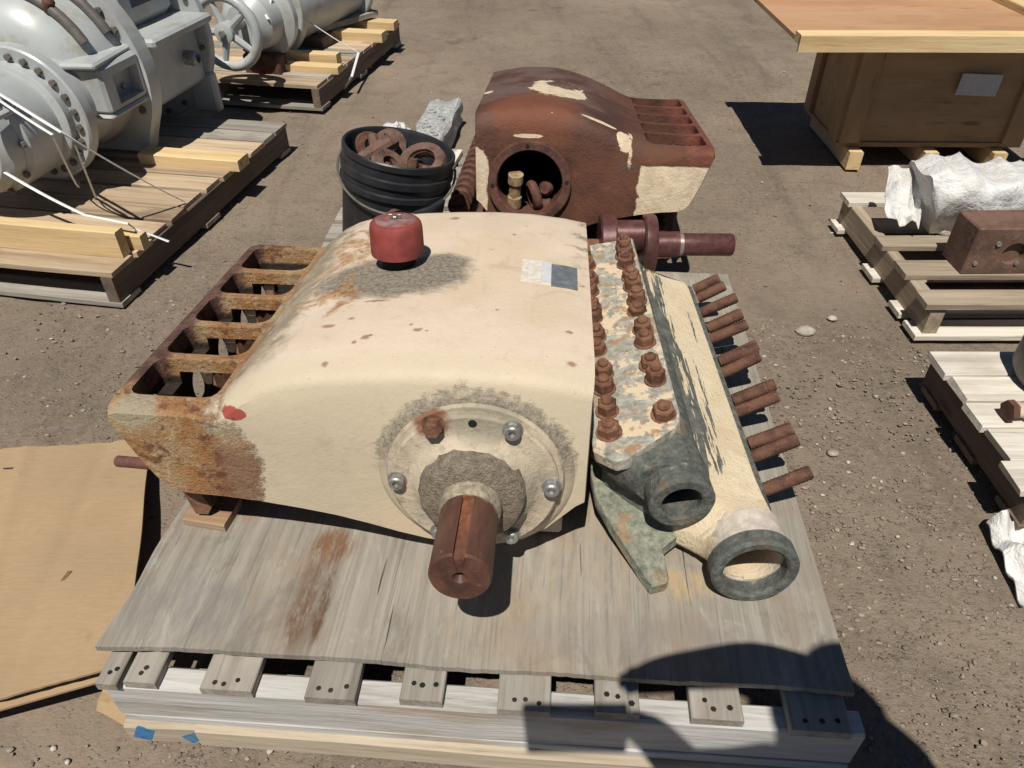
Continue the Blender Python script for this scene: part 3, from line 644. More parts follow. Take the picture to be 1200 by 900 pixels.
def pump_body(parent, mat, depth, sx, nwin, hole=None, name='housing', PROFILE=PROFILE, xb=-.438, soft=.95, yw=.046):
    n = len(PROFILE); bm = bmesh.new(); rings = []
    # rounded front and back edges: (y, inset of the upper outline, inset of the side)
    sl = [(0, .034), (.006, .020), (.014, .011), (.026, .0045), (.042, .001), (.06, 0), (.2, 0), (.35, 0), (.5, 0), (depth - .03, 0), (depth - .012, .003), (depth, .012)]
    if soft < 1: sl = [(y * 1.45 if y < .07 else y, q) for y, q in sl]
    for y, ins in sl:
        row = []
        for x, z in PROFILE:
            zz = z; xx = x
            if z > .05:
                k = min(1, (z - .05) / .06); zz = z - ins * soft * k * (1.0 if x > -.44 else .35)
            if x < -.5: xx = x + ins * .3
            if x > .16: xx = x - ins * .12
            row.append(bm.verts.new((xx * sx, y, zz)))
        rings.append(row)
    for a, b in zip(rings, rings[1:]):
        for i in range(n): bm.faces.new((a[i], a[(i + 1) % n], b[(i + 1) % n], b[i]))
    bm.faces.new(rings[0][::-1]); bm.faces.new(rings[-1])
    o = finish(name, bm, mat, parent, 40)
    cut = []
    y0, y1 = yw, depth - .03; pitch = (y1 - y0) / nwin; rib = .021
    for k in range(nwin):
        ya, yb = y0 + k * pitch + (0 if k == 0 else rib / 2), y0 + (k + 1) * pitch - (0 if k == nwin - 1 else rib / 2)
        c = bmesh.new(); xa = -.592
        poly = []
        for (cx, cy, a0) in ((xb - .02, yb - .02, 0), (xa + .02, yb - .02, 90), (xa + .02, ya + .02, 180), (xb - .02, ya + .02, 270)):
            for s in range(4): a = R(a0 + s * 30); poly.append(((cx + .02 * math.cos(a)) * sx, cy + .02 * math.sin(a)))
        b_prism(c, poly, .05, .2); cut.append(temp(c, parent))
        c = bmesh.new(); b_cyl(c, (-.7 * sx, (ya + yb) / 2, .012), (-.5 * sx, (ya + yb) / 2, .012), min(.042, (yb - ya) / 2 - .004), None, 20); cut.append(temp(c, parent))
        c = bmesh.new(); b_cyl(c, (-.5 * sx, (ya + yb) / 2, .012), (-.3 * sx, (ya + yb) / 2, .012), min(.04, (yb - ya) / 2 - .006), None, 20); cut.append(temp(c, parent))
    c = bmesh.new(); b_box(c, ((xa + .03 + xb) / 2 * sx, (y0 + y1) / 2, .004), ((xb - xa - .034) * abs(sx), y1 - y0 - .006, .14)); cut.append(temp(c, parent))
    if hole:
        c = bmesh.new(); b_cyl(c, (0, -.1, 0), (0, depth - .06, 0), hole, None, 40); cut.append(temp(c, parent))
    boolean(o, cut)
    return o

P0 = Vector((-.05974, .86811, .40671))
pump = thing('pump', 'big cream painted pump housing with keyed shaft and red cap on the plywood', 'pump', mw=pump_matrix(P0, 3.5, 6))
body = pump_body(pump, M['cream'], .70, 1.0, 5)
fl = lathe('front_flange', M['flange'], pump, [(.148, .02), (.148, -.012), (.1445, -.017), (.138, -.0175), (.138, -.027), (.134, -.031), (.108, -.032), (.1, -.036), (.083, -.058), (.079, -.0605)], (0, 0, 0), (0, 1, 0), 56)
lathe('shaft_boss', M['cream'], pump, [(.168, .006), (.166, .002), (.160, -.005), (.150, -.0105), (.140, -.012)], (0, 0, 0), (0, 1, 0), 64, ang=60)
hub = lathe('seal_hub', M['grit'], pump, [(.09, -.045), (.087, -.060), (.083, -.068), (.072, -.073), (.05, -.080)], (0, 0, 0), (0, 1, 0), 20, ang=25)
for v in hub.data.vertices: v.co += Vector((rng.uniform(-1, 1), rng.uniform(-1, 1), rng.uniform(-1, 1))) * .0018
# shaft with a keyway, chamfered end and centre hole
bm = bmesh.new(); Rr = .0455; prof = []
for i in range(41):
    a = R(90 - 11.2 - i * (360 - 22.4) / 40); prof.append((Rr * math.cos(a), Rr * math.sin(a)))
kw = [(-.0088, .036), (.0088, .036)]
def sring(y, s, key=True):
    return [bm.verts.new((x * s, y, z * s)) for x, z in prof] + [bm.verts.new((x, y, z if key else Rr * .97)) for x, z in kw]
rs = [sring(-.05, 1, False), sring(-.108, 1, False), sring(-.1085, 1), sring(-.226, 1), sring(-.230, .95)]
for a, b in zip(rs, rs[1:]):
    m_ = len(a)
    for i in range(m_): bm.faces.new((a[i], a[(i + 1) % m_], b[(i + 1) % m_], b[i]))
N = len(rs[-1]); ctr = []
for r_, y in ((.011, -.230), (.006, -.224), (.001, -.216)):
    ctr.append([bm.verts.new((r_ * v.co.x / max(1e-6, math.hypot(v.co.x, v.co.z)), y, r_ * v.co.z / math.hypot(v.co.x, v.co.z))) for v in rs[-1]])
for a, b in zip([rs[-1]] + ctr, ctr):
    for i in range(N): bm.faces.new((a[i], a[(i + 1) % N], b[(i + 1) % N], b[i]))
bm.faces.new(ctr[-1]); bm.faces.new(rs[0])
finish('shaft', bm, M['shaft'], pump, 18)
lathe('shaft_collar', M['scale'], pump, [(.049, -.058), (.0505, -.07), (.0485, -.098), (.046, -.106)], (0, 0, 0), (0, 1, 0), 32)
# flange bolts
for i, (x, z) in enumerate(((-.061, .118), (.062, .115), (-.126, .004), (.126, .004), (.061, -.105), (-.061, -.105))):
    bm = bmesh.new()
    if i in (0,): b_hex(bm, .0155, .018, (0, 0, 0), (0, -1, 0)); b_lathe(bm, [(.019, 0), (.019, .002)], (0, .002, 0), (0, -1, 0), 16)
    else:
        b_lathe(bm, [(.0165, 0), (.0165, .003)], (0, .002, 0), (0, -1, 0), 18)
        b_lathe(bm, [(.0132, 0), (.0132, .011), (.011, .0135), (.0065, .0135), (.006, .008)], (0, 0, 0), (0, -1, 0), 12)
    o = finish('flange_bolt', bm, M['rust_nut'] if i == 0 else M['zinc'], pump, 30, (x, -.0315, z))
    if i == 0: o['label'] = 'rusty hexagon bolt of the flange'
lathe('bolt_hole', M['dark'], pump, [(.007, 0), (.007, .002)], (0, -.0322, .124), (0, 1, 0), 12)
# red breather cap
cx, cy = -.190, .396
lathe('breather_pipe', M['dark'], pump, [(.033, .19), (.033, .235)], (cx, cy, 0), (0, 0, 1), 16)  # coloured black to stand in for the shadow beneath the cap
cap = lathe('breather_cap', M['red'], pump, [(.03, .227), (.048, .219), (.0515, .220), (.052, .225), (.051, .271), (.049, .280), (.045, .2845), (.04, .2855)], (cx, cy, 0), (0, 0, 1), 40, ang=50)
lathe('cap_top', M['cap_top'], cap, [(.0398, .2852), (.037, .287), (.012, .2875)], (cx, cy, 0), (0, 0, 1), 32)
bm = bmesh.new(); b_hex(bm, .006, .007, (cx, cy, .287)); b_box(bm, (cx - .009, cy, .295), (.008, .003, .005), None, .001); b_box(bm, (cx + .009, cy, .295), (.008, .003, .005), None, .001)
finish('wing_nut', bm, M['steel'], cap)
# nameplate of three strips following the top
def strip(name, mat, x0, x1, y0, y1, h):
    bm = bmesh.new(); n = 6
    def zt(x):
        for (xa, za), (xb, zb) in zip(PROFILE, PROFILE[1:]):
            if xb <= x <= xa: return za + (zb - za) * (x - xa) / (xb - xa)
        return .183
    tp = [[bm.verts.new((x0 + (x1 - x0) * i / n, y, zt(x0 + (x1 - x0) * i / n) + h)) for i in range(n + 1)] for y in (y0, y1)]
    for i in range(n): bm.faces.new((tp[0][i], tp[0][i + 1], tp[1][i + 1], tp[1][i]))
    ex = bmesh.ops.extrude_face_region(bm, geom=list(bm.faces))
    for v in [q for q in ex['geom'] if isinstance(q, bmesh.types.BMVert)]: v.co.z -= h + .001
    return finish(name, bm, mat, pump, 30)
strip('nameplate', M['whiteplate'], .055, .093, .322, .422, .0012)
strip('nameplate', M['shinyplate'], .0935, .112, .322, .42, .0022)
s = strip('nameplate', M['blueplate'], .1125, .163, .315, .413, .0025); s['label'] = 'blue grey end of the nameplate'
# rod through the foot of the frame
rod = lathe('rusty_rod', M['rust_red'], None, [(.009, 0), (.0115, .004), (.0115, .30), (.009, .304)], (-.775, 1.035, .268), (1, -.10, -.02), 12)
tag(rod, 'thin rusty rod poking out sideways under the rusty left end of the cream pump', 'rod')
# timber block under the pump's front left foot
wb = board('wood_block', M['w_stain'], None, (-.575, .955, .2065), .085, .07, .028, R(-10), .003)
tag(wb, 'small stained wood block wedged under the rusty left foot of the cream pump', 'wood block')
for k, (x, y, s) in enumerate(((-.66, 1.02, .02), (-.645, .985, .016), (-.668, .96, .013))): pass
bm = bmesh.new(); bmesh.ops.create_icosphere(bm, subdivisions=3, radius=1)
from mathutils import noise as MN
for v in bm.verts:
    k = 1 + .45 * MN.noise(v.co * 2.2) + .25 * MN.noise(v.co * 5.5); v.co = Vector((v.co.x * .035 * k, v.co.y * .05 * k, v.co.z * .022 * k))
tag(finish('paper_scrap', bm, M['film'], None, 30, (-.69, 1.02, .02)), 'crumpled white scrap in the gap between cardboard and plywood', 'scrap')
bm = bmesh.new()
b_prism(bm, [(-.58, .0), (-.562, .0), (-.505, -.155), (-.515, -.172), (-.538, -.172)], -.66, -.05, Matrix.Rotation(R(90), 4, 'X'))
lp_ = finish('end_plate', bm, M['rust_nut'], pump, 30)
cut = []
for k in range(5):
    c = bmesh.new(); yc = .046 + (k + .5) * .1248; b_cyl(c, (-.7, yc, .0), (-.5, yc, .0), .04, None, 20); cut.append(temp(c, pump))
boolean(lp_, cut)
# feet of the casting resting on the sheet
for y in (.10, .60): box('foot', M['cream'], pump, (.02, y, -.165 if y < .3 else -.15), (.26, .06, .07 if y < .3 else .05), None, .006)

# second pump
pump2 = thing('pump', 'reddish brown pump housing with open round bore and peeling paint behind the cream pump', 'pump', mw=pump_matrix(Vector((.05, 1.995, .42)), 3.5, 7))
# the mirrored body: windows on the right
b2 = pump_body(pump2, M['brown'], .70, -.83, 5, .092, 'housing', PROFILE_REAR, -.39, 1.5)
b2.data.flip_normals() if False else None
bm = bmesh.new(); bm.from_mesh(b2.data); bmesh.ops.recalc_face_normals(bm, faces=bm.faces); bm.to_mesh(b2.data); bm.free()
bm = bmesh.new(); b_tube_wall(bm, .118, .0925, -.016, .02, (0, 0, 0), (0, 1, 0), 48, .003); rg = finish('bore_ring', bm, M['rust_dark'], pump2, 35)
for k in range(4):
    a = R(k * 90 + 4); lathe('bolt_hole', M['dark'], rg, [(.0055, 0), (.0055, .003)], (.105 * math.cos(a), -.0175, .105 * math.sin(a)), (0, 1, 0), 10)
mw2 = pump2.matrix_world.copy() if False else pump_matrix(Vector((.05, 1.995, .42)), 3.5, 7)
for sx_ in (-.12, .36): box('foot', M['rust_dark'], pump2, (sx_, .35, -.19), (.1, .6, .11), None, .006)
bm = bmesh.new(); b_box(bm, (0, 0, 0), (.05, .5, .18), None, .01); finish('side_leg', bm, M['w_dark'] if False else M['rust_dark'], pump2, 30, (.415, .33, -.17))
def lump(name, mat, c, s, seed, parent=None, sub=3, rot=None, amp=.4):
    bm = bmesh.new(); bmesh.ops.create_icosphere(bm, subdivisions=sub, radius=1)
    for v in bm.verts:
        k = 1 + amp * MN.noise(v.co * 1.7 + Vector((seed, 0, 0))) + amp * .5 * MN.noise(v.co * 4 + Vector((0, seed, 0))); v.co = Vector((v.co.x * s[0] * k, v.co.y * s[1] * k, v.co.z * s[2] * k))
    return finish(name, bm, mat, parent, 40, c, rot)
def inp2(l): return mw2 @ Vector(l)
M['rust_yellow'] = rusty('yellow_rust', (.3, .19, .09), (.42, .33, .2), (.14, .075, .045), (.5, .42, .3), 3)
f = lathe('pipe_nipple', M['rust_yellow'], None, [(.012, 0), (.021, 0), (.021, .03), (.017, .034), (.017, .07), (.022, .074), (.022, .1), (.014, .1)], inp2((-.045, .03, -.078)), (.05, -.1, 1), 14)
tag(f, 'yellow rusted pipe nipple standing in the bore of the brown pump', 'pipe fitting')
bm = bmesh.new(); b_torus(bm, (0, 0, 0), (1, .3, .2), .034, .014, 20, 8); b_cyl(bm, (0, 0, -.03), (.05, -.01, -.02), .02, .016, 10)
tag(finish('pipe_elbow', bm, M['rust_dark'], None, 40, inp2((.012, .05, -.055))), 'dark rusty fitting lying inside the bore of the brown pump', 'pipe fitting')
bm = bmesh.new(); b_lathe(bm, [(.008, 0), (.02, .004), (.022, .02), (.014, .035)], (0, 0, 0), (-.3, -1, .3), 12)
tag(finish('pipe_plug', bm, M['rust_red'], None, 40, inp2((.05, .07, -.035))), 'small rusty plug at the right inside the brown pump bore', 'pipe fitting')

# pallet under the second pump
def simple_pallet(label, org, yaw, Lx, decks, stringers, sy, mat, smat, h=.13, lows=(), lmat=None, group='pallets on the dirt', side=1, name='wooden_pallet', ends=.0, xoff=0.0, lx=0.0):
    """deck boards along local x between x=0 and x=side*Lx, stringers along local y"""
    t = thing(name, label, 'pallet', org, (0, 0, yaw), group)
    for (a, b, *r) in decks:
        m = M[r[0]] if r else M[mat]; dl = r[1] if len(r) > 1 else 0.0
        board('deck_board', m, t, (side * (Lx - dl) / 2 + xoff, (a + b) / 2, h - .009), Lx - dl + rng.uniform(-.012, .012), b - a, .018, rng.uniform(-.006, .006), ends=ends)
    for x in stringers: board('stringer', M[smat], t, (side * x, (sy[0] + sy[1]) / 2, h - .018 - .045), sy[1] - sy[0], .04, .09, R(90), .003)
    for (a, b) in lows: board('bottom_board', M[lmat or mat], t, (side * Lx / 2 + lx, (a + b) / 2, h - .018 - .09 - .0085), Lx + .01, b - a, .017, rng.uniform(-.006, .006))
    return t
simple_pallet('old pallet beneath the brown pump and the black bucket', (-.62, 1.93, 0), R(-3.5), 1.04, [(k * .125, k * .125 + .095) for k in range(8)], (.03, .52, 1.0), (0, .97), 'w_old', 'w_dark', .15, ((0, .09), (.45, .54), (.88, .97)), None, 'pallets on the dirt')

# ------------------------------------------------------------------ fluid end
fe = thing('fluid_end', 'long grey and cream casting with rusty nuts and two open pipes beside the pump', 'pump part', (.33, .9, .19))
O = Vector((.33, .9, .19))
def hull_ring(bm, y, A, ra, B, rb, n=56):
    out = []
    for i in range(n):
        a = 2 * math.pi * i / n; d = (math.cos(a), math.sin(a))
        ha = A[0] * d[0] + A[1] * d[1] + ra; hb = B[0] * d[0] + B[1] * d[1] + rb
        c, r = (A, ra) if ha > hb else (B, rb)
        out.append(bm.verts.new(Vector((c[0] + r * d[0], y, c[1] + r * d[1])) - O))
    return out
bm = bmesh.new()
A0, B0 = (.287, .345), (.405, .262)
body_ = [(.17, .26), (.165, .36), (.20, .395), (.305, .393), (.333, .334), (.452, .297), (.468, .222), (.33, .2)]
oct_ = [(.41 + .07 * math.cos(R(a)), .264 + .07 * math.sin(R(a))) for a in (205, 172, 140, 108, 76, 32, -18, -75)]
secs = [(.797, oct_), (.818, oct_), (.845, [(.328, .222), (.328, .252), (.342, .278), (.362, .306), (.392, .322), (.457, .308), (.473, .226), (.40, .194)]),
        (.885, [(.27, .222), (.268, .25), (.285, .272), (.325, .304), (.365, .318), (.457, .302), (.472, .222), (.37, .196)]),
        (.925, [(.22, .235), (.215, .27), (.25, .31), (.315, .322), (.345, .318), (.455, .297), (.47, .222), (.35, .198)]), (.965, body_), (1.3, body_), (1.64, body_), (1.66, [(x * .97 + .01, z * .97 + .008) for x, z in body_])]
rr_ = [[bm.verts.new(Vector((x, y, z)) - O) for x, z in pts_] for y, pts_ in secs]
for a, b in zip(rr_, rr_[1:]):
    for i in range(8): bm.faces.new((a[i], a[(i + 1) % 8], b[(i + 1) % 8], b[i]))
bm.faces.new(rr_[0]); bm.faces.new(rr_[-1])
bmesh.ops.bevel(bm, geom=list(bm.edges), offset=.006, segments=2, affect='EDGES', clamp_overlap=True)
blk = finish('manifold_block', bm, M['fluid'], fe, 40)
c1 = bmesh.new(); b_cyl(c1, Vector((.285, .887, .345)) - O, Vector((.287, 1.3, .345)) - O, .036, None, 32); c2 = bmesh.new(); b_cyl(c2, Vector((.411, .7, .2635)) - O, Vector((.409, .868, .263)) - O, .0505, None, 32)
boolean(blk, [temp(c1, fe), temp(c2, fe)])
bm = bmesh.new(); b_tube_wall(bm, .0575, .0345, 0, .08, Vector((.2905, .853, .345)) - O, (-.06, 1, -.02), 40, .004); finish('discharge_flange', bm, M['greyc'], fe)
bm = bmesh.new(); b_tube_wall(bm, .0745, .054, 0, .03, Vector((.4105, .770, .2655)) - O, (-.01, 1, -.08), 44, .005); finish('suction_flange', bm, M['greyc'], fe)
M['fluid_neck'] = plain('pale_pink_neck_paint', (.6, .53, .45), .7, 0, .25, 50, (.3, .27, .22), .5, .002)
bm = bmesh.new(); b_lathe(bm, [(.0715, 0), (.067, .02), (.0675, .06)], Vector((.4103, .799, .2632)) - O, (-.01, 1, -.03), 44, (False, False)); b_lathe(bm, [(.054, .06), (.054, 0), (.0715, 0)], Vector((.4103, .799, .2632)) - O, (-.01, 1, -.03), 44, (False, False))
finish('suction_neck', bm, M['fluid_neck'], fe)
for nm, c, r in (('bore_plug', (.286, 1.12, .345), .0362), ('bore_plug', (.409, .862, .263), .0502)):
    lathe(nm, M['rust_dark'], fe, [(r, 0), (r, .01)], Vector(c) - O, (0, 1, 0), 24)
# web between the discharge flange and the cover plate
bm = bmesh.new(); ss = [hull_ring(bm, .893, (.286, .345), .0555, (.262, .352), .048, 48), hull_ring(bm, .925, (.287, .347), .0565, (.215, .352), .042, 48), hull_ring(bm, .99, (.284, .352), .052, (.175, .345), .035, 48), hull_ring(bm, 1.3, (.284, .352), .052, (.17, .345), .035, 48)]
for a, b in zip(ss, ss[1:]):
    for i in range(48): bm.faces.new((a[i], a[(i + 1) % 48], b[(i + 1) % 48], b[i]))
bm.faces.new(ss[0]); bm.faces.new(ss[-1]); web_ = finish('manifold_web', bm, M['greyc'], fe, 50)
c1 = bmesh.new(); b_cyl(c1, Vector((.285, .80, .345)) - O, Vector((.287, 1.2, .345)) - O, .036, None, 32); boolean(web_, [temp(c1, fe)])
# cover plate, leaning left
proll = R(-11)
mp = Matrix.Translation(Vector((.225, 0, .409)) - Vector((O.x, O.y, O.z))) @ Matrix.Rotation(proll, 4, 'Y')
bm = bmesh.new()
poly = [(.076, 1.66), (.076, 1.0), (.073, .982), (.064, .968), (-.03, .905), (-.05, .903), (-.085, .935), (-.085, 1.66)]
b_prism(bm, poly, -.028, 0)
bmesh.ops.bevel(bm, geom=[e for e in bm.edges], offset=.003, segments=1, affect='EDGES')
for v in bm.verts: v.co.y += 0
cp = finish('cover_plate', bm, M['plate'], fe, 30); cp.matrix_local = mp
nut = None
def mknut(px, py):
    global nut
    loc = mp @ Vector((px + rng.uniform(-.003, .003), py, 0)); rot = (rng.uniform(-.08, .08), proll + rng.uniform(-.06, .06), rng.uniform(0, 1))
    if nut is None:
        bm = bmesh.new(); b_lathe(bm, [(.021, 0), (.021, .004)], (0, 0, 0), (0, 0, 1), 14); b_hex(bm, .018, .024, (0, 0, .003)); b_lathe(bm, [(.0105, .02), (.0105, .032), (.008, .036)], (0, 0, 0), (0, 0, 1), 10)
        nut = finish('nut', bm, M['rust_nut'], fe, 30, loc, rot)
    else: q = again(nut, fe, loc, rot); q.scale = (rng.uniform(1.0, 1.2),) * 2 + (rng.uniform(.8, 1.2),)
for y in (1.62, 1.575, 1.535, 1.475, 1.435, 1.375, 1.335, 1.265, 1.222, 1.145, 1.10, 1.0): mknut(.046, y)
for y in (1.6, 1.555, 1.48, 1.44, 1.375, 1.335, 1.265, 1.22, 1.14, 1.095, 1.03, .975): mknut(-.05, y)
# stud flange on the right with its studs
bm = bmesh.new(); b_box(bm, (0, 0, 0), (.03, .72, .078), None, .006); finish('stud_flange', bm, M['greyc'], fe, 30, Vector((.466, 1.30, .249)) - O, (0, R(-25), 0))
stud = None
for y, dl in ((.962, 0), (1.05, .002), (1.085, -.006), (1.072, .012), (1.185, 0), (1.222, .006), (1.205, -.012), (1.318, -.004), (1.36, .004), (1.342, .012), (1.45, 0), (1.495, -.006), (1.472, .01), (1.565, .004), (1.605, -.01), (1.648, -.02)):
    up = .018 if abs(dl) > .0095 else 0
    loc = Vector((.472, y, .262 + up)) - O; rot = (0, R(59) + rng.uniform(-.06, .06), rng.uniform(-.07, .04))
    if stud is None:
        bm = bmesh.new(); b_lathe(bm, [(.0142, 0)] + [(.0142 if k % 2 else .0128, .005 + k * .0036) for k in range(24)] + [(.0112, .095)], (0, 0, 0), (0, 0, 1), 8); stud = finish('stud', bm, M['rust_stud'], fe, 60, loc, rot)
    else: s = again(stud, fe, loc, rot); s.scale = (1, 1, 1 + dl * 6 - up * 9)
# corroded foot plate at the lower left
bm = bmesh.new()
pl = [(.15, 1.05), (.149, .985), (.155, .935), (.178, .89), (.237, .786), (.241, .777), (.268, .785), (.274, .792), (.266, .845), (.312, .876), (.37, .93), (.37, 1.05)]
b_prism(bm, [(x - O.x, y - O.y) for x, y in pl], 0, .024)
for v in bm.verts:
    yy = v.co.y + O.y; v.co.z += .196 - O.z + max(0, yy - .79) * .34
bmesh.ops.bevel(bm, geom=[e for e in bm.edges], offset=.002, segments=1, affect='EDGES')
finish('foot_plate', bm, M['greenc'], fe, 30)

# ------------------------------------------------------------------ crankshaft behind
ck = thing('crankshaft', 'red brown crankshaft with round webs lying across the back of the plywood', 'crankshaft', (.2, 1.905, .275), (0, 0, R(-1)))
lathe('shaft_end', M['crank'], ck, [(.032, .285), (.032, .425), (.029, .43)], (0, 0, 0), (1, 0, 0), 28)
lathe('journal', M['crank'], ck, [(.0365, .19), (.0365, .275)], (0, 0, 0), (1, 0, 0), 28)
lathe('worn_band', M['crank_worn'], ck, [(.033, .274), (.033, .286)], (0, 0, 0), (1, 0, 0), 28)
lathe('web', M['crank'], ck, [(.078, .17), (.084, .175), (.084, .2), (.08, .206)], (0, 0, 0), (1, 0, 0), 36)
lathe('web', M['crank'], ck, [(.078, .048), (.084, .053), (.084, .088), (.08, .093)], (0, 0, 0), (1, 0, 0), 36)
lathe('crank_pin', M['crank'], ck, [(.042, .09), (.042, .172)], (0, .0, .028), (1, 0, 0), 28)
lathe('stub', M['rust_nut'], ck, [(.038, -.02), (.04, -.015), (.04, .05)], (0, 0, -.03), (1, 0, 0), 24)
# ------------------------------------------------------------------ bucket with scrap
bk = thing('bucket', 'black plastic bucket filled with rusty scrap behind the cream pump', 'bucket', (-.385, 2.02, .151), (R(-3), R(11), 0))
lathe('bucket_body', M['black'], bk, [(.0, .012), (.128, .012), (.148, .355), (.151, .362), (.156, .364), (.159, .36), (.159, .345), (.154, .341), (.154, .318), (.160, .315), (.160, .297), (.154, .294), (.153, .275), (.159, .272), (.159, .258), (.150, .254), (.136, .0), (.0, .0)][1:-1], (0, 0, 0), (0, 0, 1), 56, (True, True), 30)
bm = bmesh.new()
pts = []
for i in range(25):
    a = R(-190 + i * 200 / 24); drop = .085 * math.sin(math.pi * i / 24)
    pts.append((.166 * math.cos(a), .166 * math.sin(a), .315 - drop))
b_sweep(bm, pts, .0035, 6); finish('handle', bm, M['tank'], bk)
bm = bmesh.new(); b_sweep(bm, [pts[15], pts[17], pts[19]], .008, 8); finish('handle_grip', bm, M['black'], bk)
bmw = Matrix.LocRotScale(Vector((-.385, 2.02, .151)), Euler((R(-3), R(11), 0)), None)
def inb(l): return bmw @ Vector(l)
fill = lump('scrap_bed', M['rust_dark'], inb((0, 0, .262)), (.13, .13, .045), 3, None, 3, (0, R(11), 0))
tag(fill, 'heap of dark rusty scrap at the bottom of the black bucket', 'scrap', None, 'stuff')
def collar(name, label, c, axis, R0, r, mat='scrap'):
    bm = bmesh.new(); b_tube_wall(bm, R0 + r, R0 - r * .6, -r * 1.1, r * 1.1, (0, 0, 0), axis, 24, .003); b_torus(bm, (0, 0, 0), axis, R0 + r * .3, r * 1.05, 24, 8)
    tag(finish(name, bm, M[mat], None, 40, inb(c)), label, 'pump scrap', 'rusty scrap in the bucket')
collar('rusty_ring', 'largest rusty ring lying at the right in the bucket', (.07, .0, .325), (-.15, -.45, 1), .05, .016)
collar('rusty_ring', 'small rusty ring standing at the left rim inside the bucket', (-.09, .04, .335), (.5, -.7, .5), .024, .012, 'rust_stud')
collar('rusty_ring', 'middle rusty ring tilted between the two others in the bucket', (-.03, .06, .34), (.2, -.8, .5), .03, .014)
collar('rusty_ring', 'rusty ring nearest the front rim of the bucket', (-.02, -.05, .318), (.6, -.3, .8), .034, .015, 'scrap')
bm = bmesh.new(); b_cyl(bm, (-.06, 0, 0), (.05, 0, .03), .018, .022, 10); b_cyl(bm, (0, 0, 0), (.01, .03, .05), .016, .014, 10); b_hex(bm, .026, .02, (.045, 0, .03), (1, 0, .3))
tag(finish('rusty_fitting', bm, M['scrap'], None, 35, inb((-.06, .0, .325)), (0, 0, R(40))), 'stubby rusty tee fitting among the rings in the bucket', 'pump scrap', 'rusty scrap in the bucket')
bm = bmesh.new(); b_cyl(bm, (-.05, 0, 0), (.05, 0, .01), .012, .012, 8); b_hex(bm, .02, .016, (-.05, 0, 0), (-1, 0, 0))
tag(finish('rusty_bolt', bm, M['rust_dark'], None, 35, inb((.03, -.085, .315)), (0, R(10), R(-20))), 'long dark bolt lying by the front rim in the bucket', 'pump scrap', 'rusty scrap in the bucket')

for k, (a, rr0, wh_) in enumerate(((.1, .1, 'at the right wall inside'), (1.5, .09, 'at the far wall inside'), (3.1, .1, 'at the left wall inside'), (4.7, .095, 'at the near wall inside'), (2.3, .03, 'in the middle of the heap in'), (5.5, .06, 'right of the long dark bolt in'))):
    c_ = inb((rr0 * math.cos(a), rr0 * math.sin(a), .30 + rng.uniform(0, .03)))
    if k % 2: o = lump('rusty_lump', M[('scrap', 'rust_dark', 'rust_stud')[k % 3]], c_, (rng.uniform(.014, .03), rng.uniform(.012, .022), .014), k * 3.1, None, 2, (rng.uniform(0, 3), rng.uniform(0, 3), rng.uniform(0, 3)), .5)
    else:
        bm = bmesh.new(); b_cyl(bm, (-.03, 0, 0), (.03, 0, 0), .009, None, 8); b_hex(bm, .016, .014, (.03, 0, 0), (1, 0, 0)); o = finish('rusty_lump', bm, M[('scrap', 'rust_stud', 'rust_dark')[k % 3]], None, 35, c_, (rng.uniform(-.5, .5), rng.uniform(-.5, .5), rng.uniform(0, 6)))
    tag(o, 'small rusty piece of scrap %s the black bucket' % wh_, 'pump scrap', 'rusty scrap in the bucket')
# ------------------------------------------------------------------ ribbed bar, mottled block and film behind the bucket
gr = thing('ribbed_bar', 'dark rusty ribbed bar leaning against the left end of the brown pump', 'bar', (-.165, 2.2, .17), (0, 0, R(-6)))
bm = bmesh.new(); b_box(bm, (0, .27, .05), (.055, .62, .09), None, .004); finish('core', bm, M['rust_dark'], gr)
fin = None
for k in range(12):
    if fin is None: bm = bmesh.new(); b_lathe(bm, [(.033, 0), (.036, .003), (.036, .02), (.033, .024)], (0, 0, 0), (0, 1, 0), 14); fin = finish('rib', bm, M['rust_dark'], gr, 35, (0, -.03 + k * .05, .09))
    else: again(fin, gr, (0, -.03 + k * .05, .09))
mb = thing('engine_casting', 'mottled grey and white metal casting lying on the dirt behind the bucket', 'casting', (-.36, 3.24, 0), (0, 0, R(-6)))
bm = bmesh.new(); b_box(bm, (0, 0, .06), (.15, .78, .12), None, .008)
bmesh.ops.subdivide_edges(bm, edges=list(bm.edges), cuts=9, use_grid_fill=True)
for v in bm.verts: v.co += Vector((MN.noise(v.co * 22), MN.noise(v.co * 19 + Vector((5, 0, 0))), MN.noise(v.co * 21 + Vector((0, 9, 0))))) * .02
finish('casting_body', bm, M['mottled'], mb, 40)
for k, (x, y) in enumerate(((-.03, -.18), (.03, -.08), (-.02, .02), (.025, .12), (-.03, .2))): lathe('boss', M['mottled'], mb, [(.02, 0), (.02, .012), (.012, .014), (.012, .006)], (x, y, .117), (0, 0, 1), 12)
wr = lump('plastic_wrap', M['film'], (-.50, 3.12, .09), (.085, .12, .07), 4, None, 4, None, .5)
tag(wr, 'crumpled white plastic wrap beside the mottled casting behind the bucket', 'plastic wrap')
for k, (x, y, l, a, lab) in enumerate(((-.265, 2.62, .5, 80, 'pale loose board pointing away between bucket and ribbed bar'), (-.2, 2.95, .1, 5, 'short pale board end behind the ribbed bar'))):
    tag(board('loose_board', M['w_white'], None, (x, y, .165 if k == 0 else .012), l, .055, .018, R(a)), lab, 'board')

